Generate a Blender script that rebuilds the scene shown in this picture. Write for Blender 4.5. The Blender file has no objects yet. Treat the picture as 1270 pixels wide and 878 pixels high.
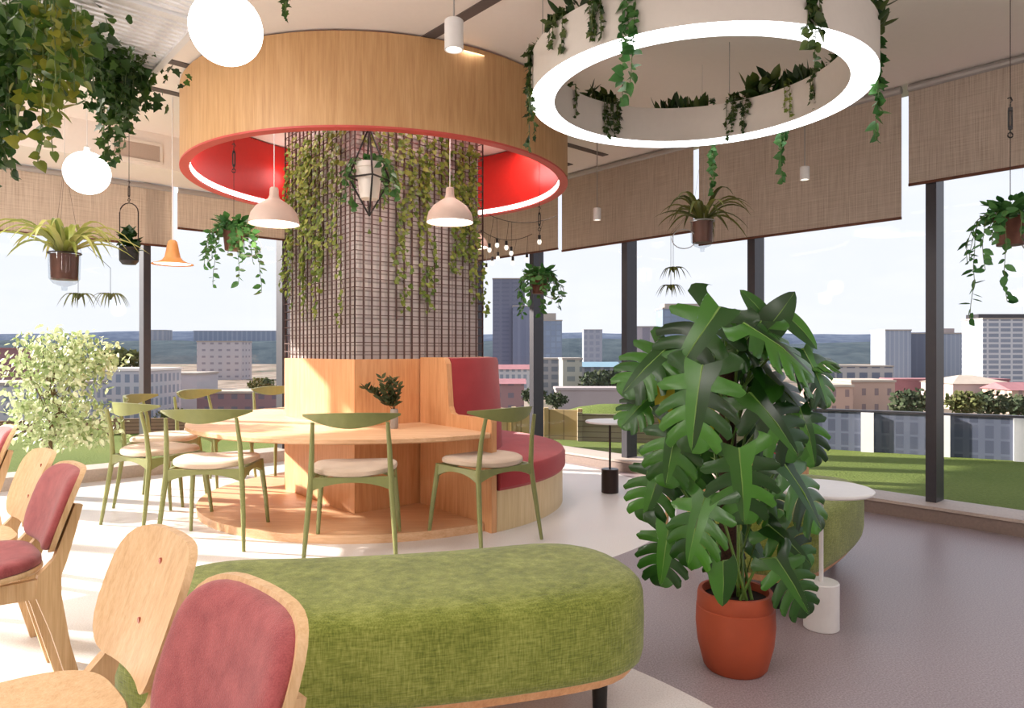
import bpy, math, random
from math import sin, cos, pi, radians as R, atan2, sqrt
from mathutils import Vector as V, Matrix as M4, noise as NZ
rnd = random.Random(7)
COL = bpy.context.scene.collection
sc = bpy.context.scene
F, CX, HY, H = 860.0, 635.0, 436.0, 1.1          # focal length (px of a 1270 frame), centre, eye line, eye height

def P(px, py, d):
    return V(((px-CX)/F*d, d, H+(HY-py)/F*d))
def G_(px, d): return V(((px-CX)/F*d, d, 0))
def zat(py, d): return H+(HY-py)/F*d

# ---------------------------------------------------------------- mesh builder
class MB:
    def __init__(s): s.v = []; s.f = []; s.sm = []
    def add(s, vs, fs, smooth=False):
        n = len(s.v); s.v += [tuple(p) for p in vs]
        for f in fs: s.f.append(tuple(i+n for i in f)); s.sm.append(smooth)
    def hexa(s, c):                                     # 4 bottom + 4 top corners, ccw
        s.add(c, [(3,2,1,0),(4,5,6,7),(0,1,5,4),(1,2,6,5),(2,3,7,6),(3,0,4,7)])
    def box(s, x0, x1, y0, y1, z0, z1):
        s.hexa([(x0,y0,z0),(x1,y0,z0),(x1,y1,z0),(x0,y1,z0),(x0,y0,z1),(x1,y0,z1),(x1,y1,z1),(x0,y1,z1)])
    def prism(s, pts, f0, f1, smooth=False):            # polygon lofted between two mapping functions
        n = len(pts)
        s.add([f0(p) for p in pts]+[f1(p) for p in pts],
              [tuple(range(n-1,-1,-1)), tuple(range(n,2*n))])
        m = len(s.v)-2*n
        for i in range(n):
            j = (i+1) % n
            s.f.append((m+i, m+j, m+n+j, m+n+i)); s.sm.append(smooth)
    def loft(s, rings, cap0=True, cap1=True, smooth=True, closed=True):
        n = len(rings[0]); m = len(s.v)
        for r in rings: s.v += [tuple(p) for p in r]
        for k in range(len(rings)-1):
            for i in range(n if closed else n-1):
                j = (i+1) % n
                s.f.append((m+k*n+i, m+k*n+j, m+(k+1)*n+j, m+(k+1)*n+i)); s.sm.append(smooth)
        if cap0: s.f.append(tuple(m+i for i in range(n-1,-1,-1))); s.sm.append(False)
        if cap1: s.f.append(tuple(m+(len(rings)-1)*n+i for i in range(n))); s.sm.append(False)
    def lathe(s, prof, cx=0, cy=0, n=32, a0=0, a1=2*pi, smooth=True):   # prof: list of (r, z)
        full = abs(a1-a0) > 6.28
        k = n if full else n+1
        rings = []
        for i in range(k):
            a = a0+(a1-a0)*i/n
            rings.append([(cx+r*sin(a), cy-r*cos(a), z) for r, z in prof])
        m = len(s.v); L = len(prof)
        for r in rings: s.v += r
        for i in range(n):
            j = (i+1) % k
            for q in range(L-1):
                s.f.append((m+i*L+q, m+j*L+q, m+j*L+q+1, m+i*L+q+1)); s.sm.append(smooth)
        if not full and prof[0] == prof[-1]:
            s.f.append(tuple(m+q for q in range(L-1))); s.sm.append(False)
            s.f.append(tuple(m+(k-1)*L+q for q in range(L-2,-1,-1))); s.sm.append(False)
    def disc(s, cx, cy, z, r, n=32):
        s.add([(cx+r*cos(2*pi*i/n), cy+r*sin(2*pi*i/n), z) for i in range(n)], [tuple(range(n))])
    def tube(s, pts, rad, n=8, smooth=True, closed=False):
        pts = [V(p) for p in pts]
        rr = rad if isinstance(rad, (list, tuple)) else [rad]*len(pts)
        rings = []
        for i, p in enumerate(pts):
            a = pts[i-1] if (i > 0 or closed) else p
            b = pts[(i+1) % len(pts)] if (i < len(pts)-1 or closed) else p
            t = (b-a).normalized()
            up = V((0,0,1)) if abs(t.z) < .95 else V((1,0,0))
            u = t.cross(up).normalized(); w = u.cross(t)
            rings.append([p+u*(rr[i]*cos(2*pi*k/n))+w*(rr[i]*sin(2*pi*k/n)) for k in range(n)])
        if closed: rings.append(rings[0])
        s.loft(rings, not closed, not closed, smooth)
    def ball(s, c, r, n=24, m=14, sx=1, sy=1, sz=1):
        c = V(c)
        s.lathe_at(c, [(max(1e-4, r*sin(pi*i/m)), -r*cos(pi*i/m)) for i in range(m+1)], n, sx, sy, sz)
    def lathe_at(s, c, prof, n=24, sx=1, sy=1, sz=1):
        k = len(s.v); s.lathe(prof, 0, 0, n)
        for i in range(k, len(s.v)):
            p = s.v[i]; s.v[i] = (c[0]+p[0]*sx, c[1]+p[1]*sy, c[2]+p[2]*sz)
    def leaf(s, T, base, tip, nor, size, wid=1.0, smooth=True):
        t = tip.normalized(); w = nor.cross(t)
        if w.length < 1e-4: w = V((1,0,0)).cross(t)
        w.normalize(); n = t.cross(w)
        s.add([base+t*(p[0]*size)+w*(p[1]*size*wid)+n*(p[2]*size) for p in T[0]], T[1], smooth)

def link(name, mb, m, parent=None, loc=None, sharp=35):
    me = bpy.data.meshes.new(name); me.from_pydata(mb.v, [], mb.f); me.update()
    me.polygons.foreach_set('use_smooth', mb.sm)
    if any(mb.sm): me.set_sharp_from_angle(angle=R(sharp))
    me.materials.append(m)
    o = bpy.data.objects.new(name, me); COL.objects.link(o)
    if parent: o.parent = parent
    if loc is not None: o.location = loc
    return o
def tag(o, label, cat, group=None):
    o['label'] = label; o['category'] = cat
    if group: o['group'] = group
    return o
def thing(name, label, cat, loc=(0,0,0), rz=0, group=None):
    o = bpy.data.objects.new(name, None); COL.objects.link(o); o.empty_display_size = .05
    o.location = loc; o.rotation_euler = (0,0,rz)
    return tag(o, label, cat, group)
def struct(name, mb, m, parent=None):
    o = link(name, mb, m, parent)
    if not parent: o['kind'] = 'structure'
    return o
def dup(root, loc, rz, label, group=None):
    r = root.copy(); COL.objects.link(r); r.location = loc; r.rotation_euler = (0,0,rz); r['label'] = label
    if group: r['group'] = group
    for ch in list(root.children):
        c = ch.copy(); COL.objects.link(c); c.parent = r
        for g in list(ch.children):
            d = g.copy(); COL.objects.link(d); d.parent = c
    return r

# ---------------------------------------------------------------- materials
def srgb(r, g, b):
    f = lambda c: (c/255/12.92 if c/255 <= .04045 else ((c/255+.055)/1.055)**2.4)
    return (f(r), f(g), f(b), 1)
class NT:
    def __init__(s, name):
        s.m = bpy.data.materials.new(name); s.m.use_nodes = True
        s.t = s.m.node_tree; s.t.nodes.clear(); s.out = s.n('ShaderNodeOutputMaterial')
    def n(s, typ, **kw):
        x = s.t.nodes.new(typ)
        for k, v in kw.items(): setattr(x, k, v)
        return x
    def l(s, a, b): s.t.links.new(a, b)
    def coords(s, scale=(1,1,1), kind='Object'):
        tc = s.n('ShaderNodeTexCoord'); mp = s.n('ShaderNodeMapping'); mp.inputs['Scale'].default_value = scale
        s.l(tc.outputs[kind], mp.inputs[0]); return mp.outputs[0]
    def noise(s, vec, scale, detail=3, rough=.55):
        x = s.n('ShaderNodeTexNoise'); x.inputs['Scale'].default_value = scale
        x.inputs['Detail'].default_value = detail; x.inputs['Roughness'].default_value = rough
        if vec is not None: s.l(vec, x.inputs['Vector'])
        return x.outputs['Fac']
    def ramp(s, fac, stops):
        x = s.n('ShaderNodeValToRGB'); e = x.color_ramp.elements
        while len(e) < len(stops): e.new(.5)
        for q, (p, c) in zip(e, stops): q.position = p; q.color = c
        s.l(fac, x.inputs[0]); return x.outputs[0]
    def mix(s, fac, a, b, mode='MIX'):
        x = s.n('ShaderNodeMix', data_type='RGBA', blend_type=mode)
        for sock, val in ((x.inputs[0], fac), (x.inputs[6], a), (x.inputs[7], b)):
            if hasattr(val, 'is_linked'): s.l(val, sock)
            else: sock.default_value = val
        return x.outputs[2]
    def math(s, op, a, b=0.0):
        x = s.n('ShaderNodeMath', operation=op)
        for i, val in enumerate((a, b)):
            if hasattr(val, 'is_linked'): s.l(val, x.inputs[i])
            else: x.inputs[i].default_value = val
        return x.outputs[0]
    def bsdf(s, col, rough=.5, metal=0, spec=.5, bump=None, bd=.002, trans=0, sheen=0, bs=1):
        b = s.n('ShaderNodeBsdfPrincipled')
        if hasattr(col, 'is_linked'): s.l(col, b.inputs['Base Color'])
        else: b.inputs['Base Color'].default_value = col
        b.inputs['Roughness'].default_value = rough; b.inputs['Metallic'].default_value = metal
        b.inputs['Specular IOR Level'].default_value = spec
        if sheen: b.inputs['Sheen Weight'].default_value = sheen
        if bump is not None:
            bp = s.n('ShaderNodeBump'); bp.inputs['Distance'].default_value = bd; bp.inputs['Strength'].default_value = bs
            s.l(bump, bp.inputs['Height']); s.l(bp.outputs[0], b.inputs['Normal'])
        o = b.outputs[0]
        if trans:
            tr = s.n('ShaderNodeBsdfTranslucent'); mx = s.n('ShaderNodeMixShader'); mx.inputs[0].default_value = trans
            if hasattr(col, 'is_linked'): s.l(col, tr.inputs[0])
            else: tr.inputs[0].default_value = col
            s.l(o, mx.inputs[1]); s.l(tr.outputs[0], mx.inputs[2]); o = mx.outputs[0]
        s.l(o, s.out.inputs[0]); return s.m
def plain(name, col, rough=.5, metal=0, var=.06, scale=30, spec=.5):
    t = NT(name); f = t.noise(t.coords(), scale)
    c2 = tuple(max(0, x*(1-var*2)) for x in col[:3])+(1,)
    return t.bsdf(t.ramp(f, [(.3, c2), (.7, col)]), rough, metal, spec)
def wood(name, c1, c2, c3, axis='z', rough=.45, sc_=1.0):
    t = NT(name); s = [14*sc_]*3; s['xyz'.index(axis)] = .9*sc_
    v = t.coords(tuple(s)); f = t.noise(v, 3, 5, .6)
    s2 = [90*sc_]*3; s2['xyz'.index(axis)] = 3*sc_
    g = t.noise(t.coords(tuple(s2)), 2, 3)
    c = t.ramp(f, [(.3, c1), (.5, c2), (.72, c3)])
    c = t.mix(.35, c, t.ramp(g, [(.35, c1), (.65, c3)]))
    return t.bsdf(c, rough, 0, .35, g, .0006)
def fabric(name, c1, c2, scale=900, rough=.95, big=6, bd=.0012, sheen=.3):
    t = NT(name); v = t.coords()
    f = t.noise(v, scale, 2); g = t.noise(v, big, 4)
    c = t.mix(.5, t.ramp(f, [(.3, c1), (.7, c2)]), t.ramp(g, [(.3, c1), (.7, c2)]))
    return t.bsdf(c, rough, 0, .15, f, bd, sheen=sheen)
def leafmat(name, cs, trans=.3, rough=.42):
    t = NT(name); g = t.n('ShaderNodeNewGeometry')
    n = len(cs); c = t.ramp(g.outputs['Random Per Island'], [(i/(max(1, n-1)), k) for i, k in enumerate(cs)])
    f = t.noise(t.coords(), 60, 2)
    c = t.mix(t.math('MULTIPLY', f, .35), c, tuple(x*.5 for x in cs[0][:3])+(1,))
    return t.bsdf(c, rough, 0, .4, trans=trans)
def emit(name, col, s):
    t = NT(name); e = t.n('ShaderNodeEmission'); e.inputs[0].default_value = col; e.inputs[1].default_value = s
    t.l(e.outputs[0], t.out.inputs[0]); return t.m
def glassmat(name, tint, refl=.06):
    t = NT(name); a = t.n('ShaderNodeBsdfTransparent'); a.inputs[0].default_value = tint
    b = t.n('ShaderNodeBsdfGlossy'); b.inputs['Roughness'].default_value = .01
    lw = t.n('ShaderNodeLayerWeight'); lw.inputs[0].default_value = .25
    m = t.n('ShaderNodeMixShader'); m.inputs[0].default_value = refl
    t.l(t.math('MINIMUM', t.math('ADD', t.math('MULTIPLY', lw.outputs['Fresnel'], .10), refl*.2), .5), m.inputs[0])
    t.l(a.outputs[0], m.inputs[1]); t.l(b.outputs[0], m.inputs[2]); t.l(m.outputs[0], t.out.inputs[0]); return t.m
def haze_tint(c, f=.32): q = srgb(142,148,166); return tuple(c[i]*(1-f)*.86+q[i]*f*.9 for i in range(3))+(1,)  # paints distance haze into a colour: greyer, bluer, a little darker
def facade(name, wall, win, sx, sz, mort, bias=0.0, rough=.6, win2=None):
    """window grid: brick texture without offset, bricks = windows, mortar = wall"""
    if 'fence' not in name and 'louvre' not in name: wall, win, win2 = [haze_tint(c) if c else c for c in (wall, win, win2)]  # town facades carry painted haze, fences stay clear
    t = NT(name); tc = t.n('ShaderNodeTexCoord'); sp = t.n('ShaderNodeSeparateXYZ'); t.l(tc.outputs['Object'], sp.inputs[0])
    cb = t.n('ShaderNodeCombineXYZ'); t.l(t.math('ADD', sp.outputs[0], sp.outputs[1]), cb.inputs[0]); t.l(sp.outputs[2], cb.inputs[1])
    b = t.n('ShaderNodeTexBrick'); b.offset = 0; b.squash = 1
    b.inputs['Color1'].default_value = win; b.inputs['Color2'].default_value = win2 or win; b.inputs['Mortar'].default_value = wall
    b.inputs['Scale'].default_value = 1; b.inputs['Mortar Size'].default_value = mort; b.inputs['Mortar Smooth'].default_value = 0
    b.inputs['Brick Width'].default_value = sx; b.inputs['Row Height'].default_value = sz; b.inputs['Bias'].default_value = bias
    t.l(cb.outputs[0], b.inputs['Vector'])
    return t.bsdf(b.outputs['Color'], rough, 0, .3)

M = {}
M['oak'] = wood('oak veneer', srgb(188,144,98), srgb(204,162,114), srgb(216,176,130))
M['oak_orange'] = wood('orange oak panels', srgb(204,144,98), srgb(220,164,116), srgb(232,182,136))
M['oak_table'] = wood('oak table boards', srgb(210,162,120), srgb(226,182,142), srgb(236,198,162), 'x')
M['oak_pale'] = wood('pale birch base', srgb(206,180,134), srgb(220,196,152), srgb(230,208,168))
M['oak_chair'] = wood('chair plywood', srgb(192,152,108), srgb(212,176,132), srgb(222,190,150), 'z', .4, 1.3)
M['red_lining'] = plain('red lacquer', srgb(198,32,26), .45, var=.03)
M['red_rim'] = plain('pink red rim', srgb(205,84,78), .5, var=.03)
M['red_fabric'] = fabric('red wool', srgb(158,44,52), srgb(190,66,72), 700)
M['rose_fabric'] = fabric('rose wool', srgb(130,58,62), srgb(176,94,94), 420, big=30)
M['beige_fabric'] = fabric('oatmeal wool', srgb(190,166,144), srgb(220,200,180), 800)
M['olive'] = plain('olive lacquer', srgb(132,136,84), .4, var=.04)
M['blind'] = None
M['white'] = plain('white plaster', srgb(226,218,210), .6, var=.015)
M['white_metal'] = plain('white metal', srgb(228,226,226), .35, var=.02)
M['grey_metal'] = plain('grey metal', srgb(168,164,162), .4, .3, var=.02)
M['black'] = plain('black metal', srgb(28,26,27), .4, .2, var=.05)
M['bronze'] = plain('dark bronze', srgb(52,40,38), .35, .5, var=.05)
M['mullion'] = plain('dark anodised aluminium', srgb(62,60,66), .4, .4, var=.04)
M['terracotta'] = plain('terracotta', srgb(172,76,44), .6, var=.08, scale=8)
M['soil'] = plain('potting soil', srgb(48,32,26), .95, var=.3, scale=200)
M['copper'] = plain('aged copper', srgb(104,64,50), .45, .4, var=.15)
M['concrete'] = plain('grey concrete', srgb(168,158,150), .8, var=.08)
M['stem'] = plain('green stem', srgb(86,104,48), .5, var=.1)
M['bark'] = plain('bark', srgb(120,98,70), .85, var=.25, scale=80)
M['coir'] = plain('coir pole', srgb(74,44,34), .95, var=.35, scale=120)
M['wire'] = plain('blackened grid wire', srgb(98,74,70), .5, .3, var=.06)
M['sill'] = plain('stone sill', srgb(186,170,160), .6, var=.08, scale=60)
M['glass'] = glassmat('window glass', (.97,.975,.98,1), .06)
M['pot_glass'] = glassmat('pot glass', (.86,.88,.89,1), .12)
M['lamp'] = emit('opal lamp glow', (1,.96,.93,1), 6)
M['ring_glow'] = emit('ring diffuser glow', (.97,.98,1,1), 4)
M['led'] = emit('led strip glow', (1,.88,.82,1), 5.0)
M['warm_glow'] = emit('warm lamp glow', (1,.9,.78,1), 3.0)
M['bulb_glow'] = emit('filament bulb glow', (1,.92,.82,1), 1.3)
M['leaf_ivy'] = leafmat('ivy leaves', [srgb(34,62,24), srgb(52,86,32), srgb(74,104,36), srgb(40,74,30)])
M['leaf_pothos'] = leafmat('pothos leaves', [srgb(44,84,26), srgb(92,116,34), srgb(140,136,44), srgb(60,100,30)])
M['leaf_climb'] = leafmat('climbing leaves', [srgb(84,112,42), srgb(124,146,60), srgb(162,172,84), srgb(100,126,50)])
M['leaf_trail'] = leafmat('trailing leaves', [srgb(44,92,44), srgb(66,118,58), srgb(94,144,78), srgb(54,104,48)])
M['leaf_spider'] = leafmat('spider plant leaves', [srgb(120,136,58), srgb(168,172,84), srgb(196,194,120), srgb(104,124,50)])
M['leaf_spider_dark'] = leafmat('dark spider plant leaves', [srgb(62,70,34), srgb(96,104,44), srgb(122,124,58), srgb(74,82,40)])
M['leaf_ficus'] = leafmat('variegated ficus leaves', [srgb(122,150,84), srgb(206,218,170), srgb(236,238,206), srgb(158,180,116), srgb(224,230,188)])
M['leaf_dark'] = leafmat('dark succulent leaves', [srgb(24,50,22), srgb(44,78,34), srgb(34,62,28)])
M['leaf_ring'] = leafmat('ring planter leaves', [srgb(28,50,24), srgb(50,80,34), srgb(84,100,42), srgb(36,62,28)])
M['leaf_olive'] = leafmat('olive sprig leaves', [srgb(58,72,46), srgb(84,96,62), srgb(70,84,54)])
M['yellow_leaf'] = leafmat('yellowing leaf', [srgb(196,178,48), srgb(172,164,50)])
def monstera_mat():
    t = NT('monstera leaves'); g = t.n('ShaderNodeNewGeometry')
    c = t.ramp(g.outputs['Random Per Island'], [(0, srgb(20,48,16)), (.35, srgb(38,84,24)), (.7, srgb(70,126,40)), (1, srgb(28,64,20))])
    return t.bsdf(c, .28, 0, .5, trans=.16)
M['monstera'] = monstera_mat()
def green_velvet():
    t = NT('green chenille'); v = t.coords((1,1,1)); big = t.noise(v, 5, 4)
    a = t.noise(t.coords((260,260,30)), 1, 2); b = t.noise(t.coords((30,30,260)), 1, 2)
    w = t.math('ADD', t.math('MULTIPLY', a, .5), t.math('MULTIPLY', b, .5))
    c = t.ramp(t.math('ADD', t.math('MULTIPLY', w, .75), t.math('MULTIPLY', big, .3)),
               [(.34, srgb(84,94,34)), (.5, srgb(120,130,56)), (.68, srgb(158,164,88))])
    return t.bsdf(c, .9, 0, .12, w, .004, sheen=.25)
M['green_velvet'] = green_velvet()
def blind_mat():
    t = NT('woven linen blind'); a = t.noise(t.coords((220,220,4)), 1, 2); b = t.noise(t.coords((4,4,300)), 1, 2)
    w = t.math('ADD', t.math('MULTIPLY', a, .6), t.math('MULTIPLY', b, .4))
    c = t.ramp(w, [(.32, srgb(172,156,142)), (.5, srgb(200,186,173)), (.68, srgb(218,206,194))])
    return t.bsdf(c, .9, 0, .1, trans=.3)
M['blind'] = blind_mat()
CEN = V((-.976, 5.25, 0))
def floor_mat():
    t = NT('terrazzo floor'); tc = t.n('ShaderNodeTexCoord'); sp = t.n('ShaderNodeSeparateXYZ'); t.l(tc.outputs['Object'], sp.inputs[0])
    def circ(cx, cy, r):
        dx = t.math('SUBTRACT', sp.outputs[0], cx); dy = t.math('SUBTRACT', sp.outputs[1], cy)
        d2 = t.math('ADD', t.math('MULTIPLY', dx, dx), t.math('MULTIPLY', dy, dy)); return t.math('LESS_THAN', d2, r*r)
    m = t.math('MAXIMUM', circ(CEN.x, CEN.y, 2.16), circ(-1.06, 1.06, 2.0))
    m = t.math('MAXIMUM', m, t.math('LESS_THAN', t.math('ADD', sp.outputs[0], t.math('MULTIPLY', sp.outputs[1], -.1)), -1.45))
    sp1 = t.noise(tc.outputs['Object'], 170, 2); sp2 = t.noise(tc.outputs['Object'], 320, 1)
    light = t.ramp(sp1, [(.3, srgb(212,206,202)), (.5, srgb(226,221,218)), (.7, srgb(234,230,228))])
    dark = t.ramp(sp1, [(.3, srgb(126,112,116)), (.5, srgb(148,134,138)), (.72, srgb(170,158,160))])
    c = t.mix(m, dark, light)
    return t.bsdf(c, .38, 0, .4)
M['floor'] = floor_mat()
M['ceiling'] = plain('ceiling paint', srgb(234,226,220), .8, var=.01)
M['ceiling_dark'] = plain('ceiling slot', srgb(96,86,84), .7, var=.03)
def tile_mat():
    t = NT('glazed pink tiles'); tc = t.n('ShaderNodeTexCoord'); sp = t.n('ShaderNodeSeparateXYZ'); t.l(tc.outputs['Object'], sp.inputs[0])
    cb = t.n('ShaderNodeCombineXYZ'); t.l(t.math('ADD', sp.outputs[0], sp.outputs[1]), cb.inputs[0]); t.l(sp.outputs[2], cb.inputs[1])
    b = t.n('ShaderNodeTexBrick'); b.offset = 0
    b.inputs['Color1'].default_value = srgb(210,204,204); b.inputs['Color2'].default_value = srgb(198,192,194); b.inputs['Mortar'].default_value = srgb(160,152,152)
    b.inputs['Scale'].default_value = 1; b.inputs['Mortar Size'].default_value = .005; b.inputs['Brick Width'].default_value = .12; b.inputs['Row Height'].default_value = .06
    t.l(cb.outputs[0], b.inputs['Vector'])
    return t.bsdf(b.outputs['Color'], .5, 0, .3)
M['tile'] = tile_mat()
def lawn_mat():
    t = NT('lawn'); f = t.noise(t.coords(), 40, 4); g = t.noise(t.coords(), .8, 3)
    c = t.mix(.5, t.ramp(f, [(.3, srgb(78,92,44)), (.7, srgb(120,132,72))]), t.ramp(g, [(.35, srgb(86,102,48)), (.65, srgb(112,124,66))]))
    return t.bsdf(c, .95, 0, .1, f, .02)
M['lawn'] = lawn_mat()

# ---------------------------------------------------------------- room frame
C0 = V((-.75, 8.34, 0)); EA = V((-.747, -.665, 0)); EB = V((.665, -.747, 0))   # far corner, along left windows, along right windows
def W(a, b, z=0): p = C0+EA*a+EB*b; return V((p.x, p.y, z))
def right_b(px, o):                                      # where the line of sight meets the right window wall
    k = (px-CX)/F; q = C0-EA*o; return (k*q.y-q.x)/(EB.x-k*EB.y)
def left_a(px, o):
    k = (px-CX)/F; q = C0-EB*o; return (k*q.y-q.x)/(EA.x-k*EA.y)
def wbox(mb, a0, a1, b0, b1, z0, z1):
    mb.hexa([W(a0,b0,z0), W(a1,b0,z0), W(a1,b1,z0), W(a0,b1,z0), W(a0,b0,z1), W(a1,b0,z1), W(a1,b1,z1), W(a0,b1,z1)])
AM, BM, CZ = 10.0, 9.6, 2.9
fl = MB(); wbox(fl, -.35, AM, -.35, BM, -.08, 0); struct('floor', fl, M['floor'])
ce = MB(); wbox(ce, -.35, AM+.2, -.35, BM+.2, CZ, CZ+.12); struct('ceiling', ce, M['ceiling'])
w = MB(); wbox(w, AM, AM+.15, -.35, BM, 0, CZ); struct('wall_back_left', w, M['white'])
w = MB(); wbox(w, -.35, AM, BM, BM+.15, 0, CZ); struct('wall_back_right', w, M['white'])
# sills along both window walls
w = MB(); wbox(w, -.30, 0, -.30, BM, 0, .085); struct('baseboard_right', w, plain('stone in painted shade', srgb(136,118,110), .6, var=.08, scale=60))  # front face darker: its shade is put into the stone colour
w = MB(); wbox(w, -.30, .012, -.30, BM, .085, .105); struct('trim_40', w, M['sill'])
w = MB(); wbox(w, 0, AM, -.30, 0, 0, .105); struct('baseboard_left', w, M['sill'])
# mullions, glass
rb_px = [665, 780, 937, 1159]
rb = [right_b(p, .2) for p in rb_px]
rb = [rb[0]-1.05]+rb+[rb[-1]+1.05*k for k in (1,2,3,4,5)]
la = [left_a(350, .2), left_a(180, .2)]
stepa = la[1]-la[0]
la = [la[0]-stepa]+la+[la[1]+stepa*k for k in (1,2,3,4)]
tn = 1
for b in rb:
    if b > BM: continue
    m = MB(); wbox(m, -.28, -.13, b-.032, b+.032, .105, CZ); struct('trim_%d' % tn, m, M['mullion']); tn += 1
for a in la:
    if a < .05 or a > AM: continue
    m = MB(); wbox(m, a-.03, a+.03, -.28, -.13, .105, CZ); struct('trim_%d' % tn, m, M['mullion']); tn += 1
wn = 1
eb_ = [-.2]+[b for b in rb if .1 < b < BM]+[BM]
for b0, b1 in zip(eb_[:-1], eb_[1:]):
    m = MB(); m.add([W(-.2,b0,.105), W(-.2,b1,.105), W(-.2,b1,CZ), W(-.2,b0,CZ)], [(0,1,2,3)]); struct('window_%d' % wn, m, M['glass']); wn += 1
ea_ = [-.2]+[a for a in la if .1 < a < AM]+[AM]
for a0, a1 in zip(ea_[:-1], ea_[1:]):
    m = MB(); m.add([W(a0,-.2,.105), W(a1,-.2,.105), W(a1,-.2,CZ), W(a0,-.2,CZ)], [(0,1,2,3)]); struct('window_%d' % wn, m, M['glass']); wn += 1
m = MB(); wbox(m, -.30, .0, -.30, .0, .105, CZ); struct('trim_%d' % tn, m, M['mullion']); tn += 1
# ceiling slots
def b_of(p): return (V((p[0], p[1], 0))-C0).dot(EB)
def a_of(p): return (V((p[0], p[1], 0))-C0).dot(EA)
for p in ((-2.125,4.29), (-2.41,4.78), (.49,6.03)):
    b = b_of(p); m = MB(); wbox(m, .12, AM-.5, b-.035, b+.035, CZ-.006, CZ+.01); struct('trim_%d' % tn, m, M['ceiling_dark']); tn += 1
a = a_of((-.28,3.745)); m = MB(); wbox(m, a-.035, a+.035, 2.2, BM-.5, CZ-.006, CZ+.01); struct('trim_%d' % tn, m, M['ceiling_dark']); tn += 1
# bulkhead above left windows, with air vent
m = MB(); wbox(m, .1, AM, -.12, .5, 2.62, CZ); struct('trim_%d' % tn, m, M['ceiling']); tn += 1
av = thing('air_vent', 'rectangular beige air vent set into the bulkhead above the left windows', 'vent')
b_in = .5
def bulk_a(px): return left_a(px, -.5)
a0, a1 = bulk_a(198), bulk_a(141)
m = MB(); wbox(m, a0, a1, .5, .506, 2.66, 2.80); link('vent_grille', m, plain('vent grille', srgb(190,172,160), .6, var=.1, scale=300), av)
m = MB()
for q in ((a0-.02,a1+.02,2.645,2.665),(a0-.02,a1+.02,2.795,2.815)): wbox(m, q[0], q[1], .5, .516, q[2], q[3])
for q in ((a0-.02,a0),(a1,a1+.02)): wbox(m, q[0], q[1], .5, .516, 2.665, 2.795)
link('vent_frame', m, M['white'], av)

# roller blinds
def blind(side, u0, u1, ybot_px, zb, label, ztop):
    t = thing('roller_blind', label, 'blind', (0,0,0), 0, 'roller blinds over the windows')
    f, bar, rl = MB(), MB(), MB()
    if side == 'r':
        wbox(f, -.112, -.108, u0, u1, zb, ztop-.01); wbox(bar, -.118, -.102, u0, u1, zb-.012, zb+.006)
        rl.tube([W(-.11,u0,ztop-.03), W(-.11,u1,ztop-.03)], .026, 10)
    else:
        wbox(f, u0, u1, -.112, -.108, zb, ztop-.01); wbox(bar, u0, u1, -.118, -.102, zb-.012, zb+.006)
        rl.tube([W(u0,-.11,ztop-.03), W(u1,-.11,ztop-.03)], .026, 10)
    link('fabric', f, M['blind'], t); link('bottom_bar', bar, M['copper'], t); link('roller', rl, M['grey_metal'], t)
def zr(px, py): b = right_b(px, .11); return zat(py, W(-.11, b).y)
def zl(px, py): a = left_a(px, .11); return zat(py, W(a, -.11).y)
blind('r', .02, right_b(692,.11), 0, zr(692,308), 'tan woven roller blind just right of the tiled column', CZ)
blind('r', right_b(697,.11), right_b(860,.11), 0, zr(697,311), 'tan roller blind between the column and the spider plant in a clear pot', CZ)
blind('r', right_b(867,.11), right_b(1118,.11), 0, zr(1117,270), 'widest tan roller blind, behind the lit ring planter', CZ)
blind('r', right_b(1127,.11), right_b(1127,.11)+2.3, 0, zr(1127,229), 'shortest tan roller blind at the far right, rolled highest', CZ)
blind('l', .02, left_a(220,.11), 0, zl(220.5,282.6), 'tan roller blind in the left windows nearest the column', 2.62)
blind('l', left_a(214,.11), AM-.4, 0, zl(0,285.7), 'long tan roller blind at the far left above the spider plant', 2.62)

# ---------------------------------------------------------------- column
Q1 = V((-1.02, 4.49, 0)); e1 = V((.747,.665,0)); e2 = V((-.665,.747,0)); LW = 1.08
CC = Q1+e1*(LW/2)+e2*(LW/2)
def K(u, v, z): p = CC+e1*u+e2*v; return V((p.x,p.y,z))
CROT = atan2(e1.y, e1.x)
col = bpy.data.objects.new('column', None); COL.objects.link(col); col.location = CC; col.rotation_euler = (0,0,CROT); col['kind'] = 'structure'
h = LW/2
m = MB(); m.box(-h+.03, h-.03, -h+.03, h-.03, 0, CZ); link('tile_cladding', m, M['tile'], col)
m = MB(); m.box(-h, h, -h, h, 0, 1.05); link('wood_cladding', m, M['oak_orange'], col)
m = MB(); g = .062; wv = .0042; o = h-.005
nv = int(2*o/g)
for k in range(nv+1):
    u = -o+2*o*k/nv
    for s in (-1, 1):
        m.box(u-wv, u+wv, s*o-wv, s*o+wv, 1.05, CZ); m.box(s*o-wv, s*o+wv, u-wv, u+wv, 1.05, CZ)
z = 1.10
while z < CZ:
    for s in (-1, 1):
        m.box(-o, o, s*(o+.006)-.0025, s*(o+.006)+.0025, z-.0026, z+.0026); m.box(s*(o+.006)-.0025, s*(o+.006)+.0025, -o, o, z-.003, z+.003)
    z += .06
link('wire_grid', m, M['wire'], col)

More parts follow.
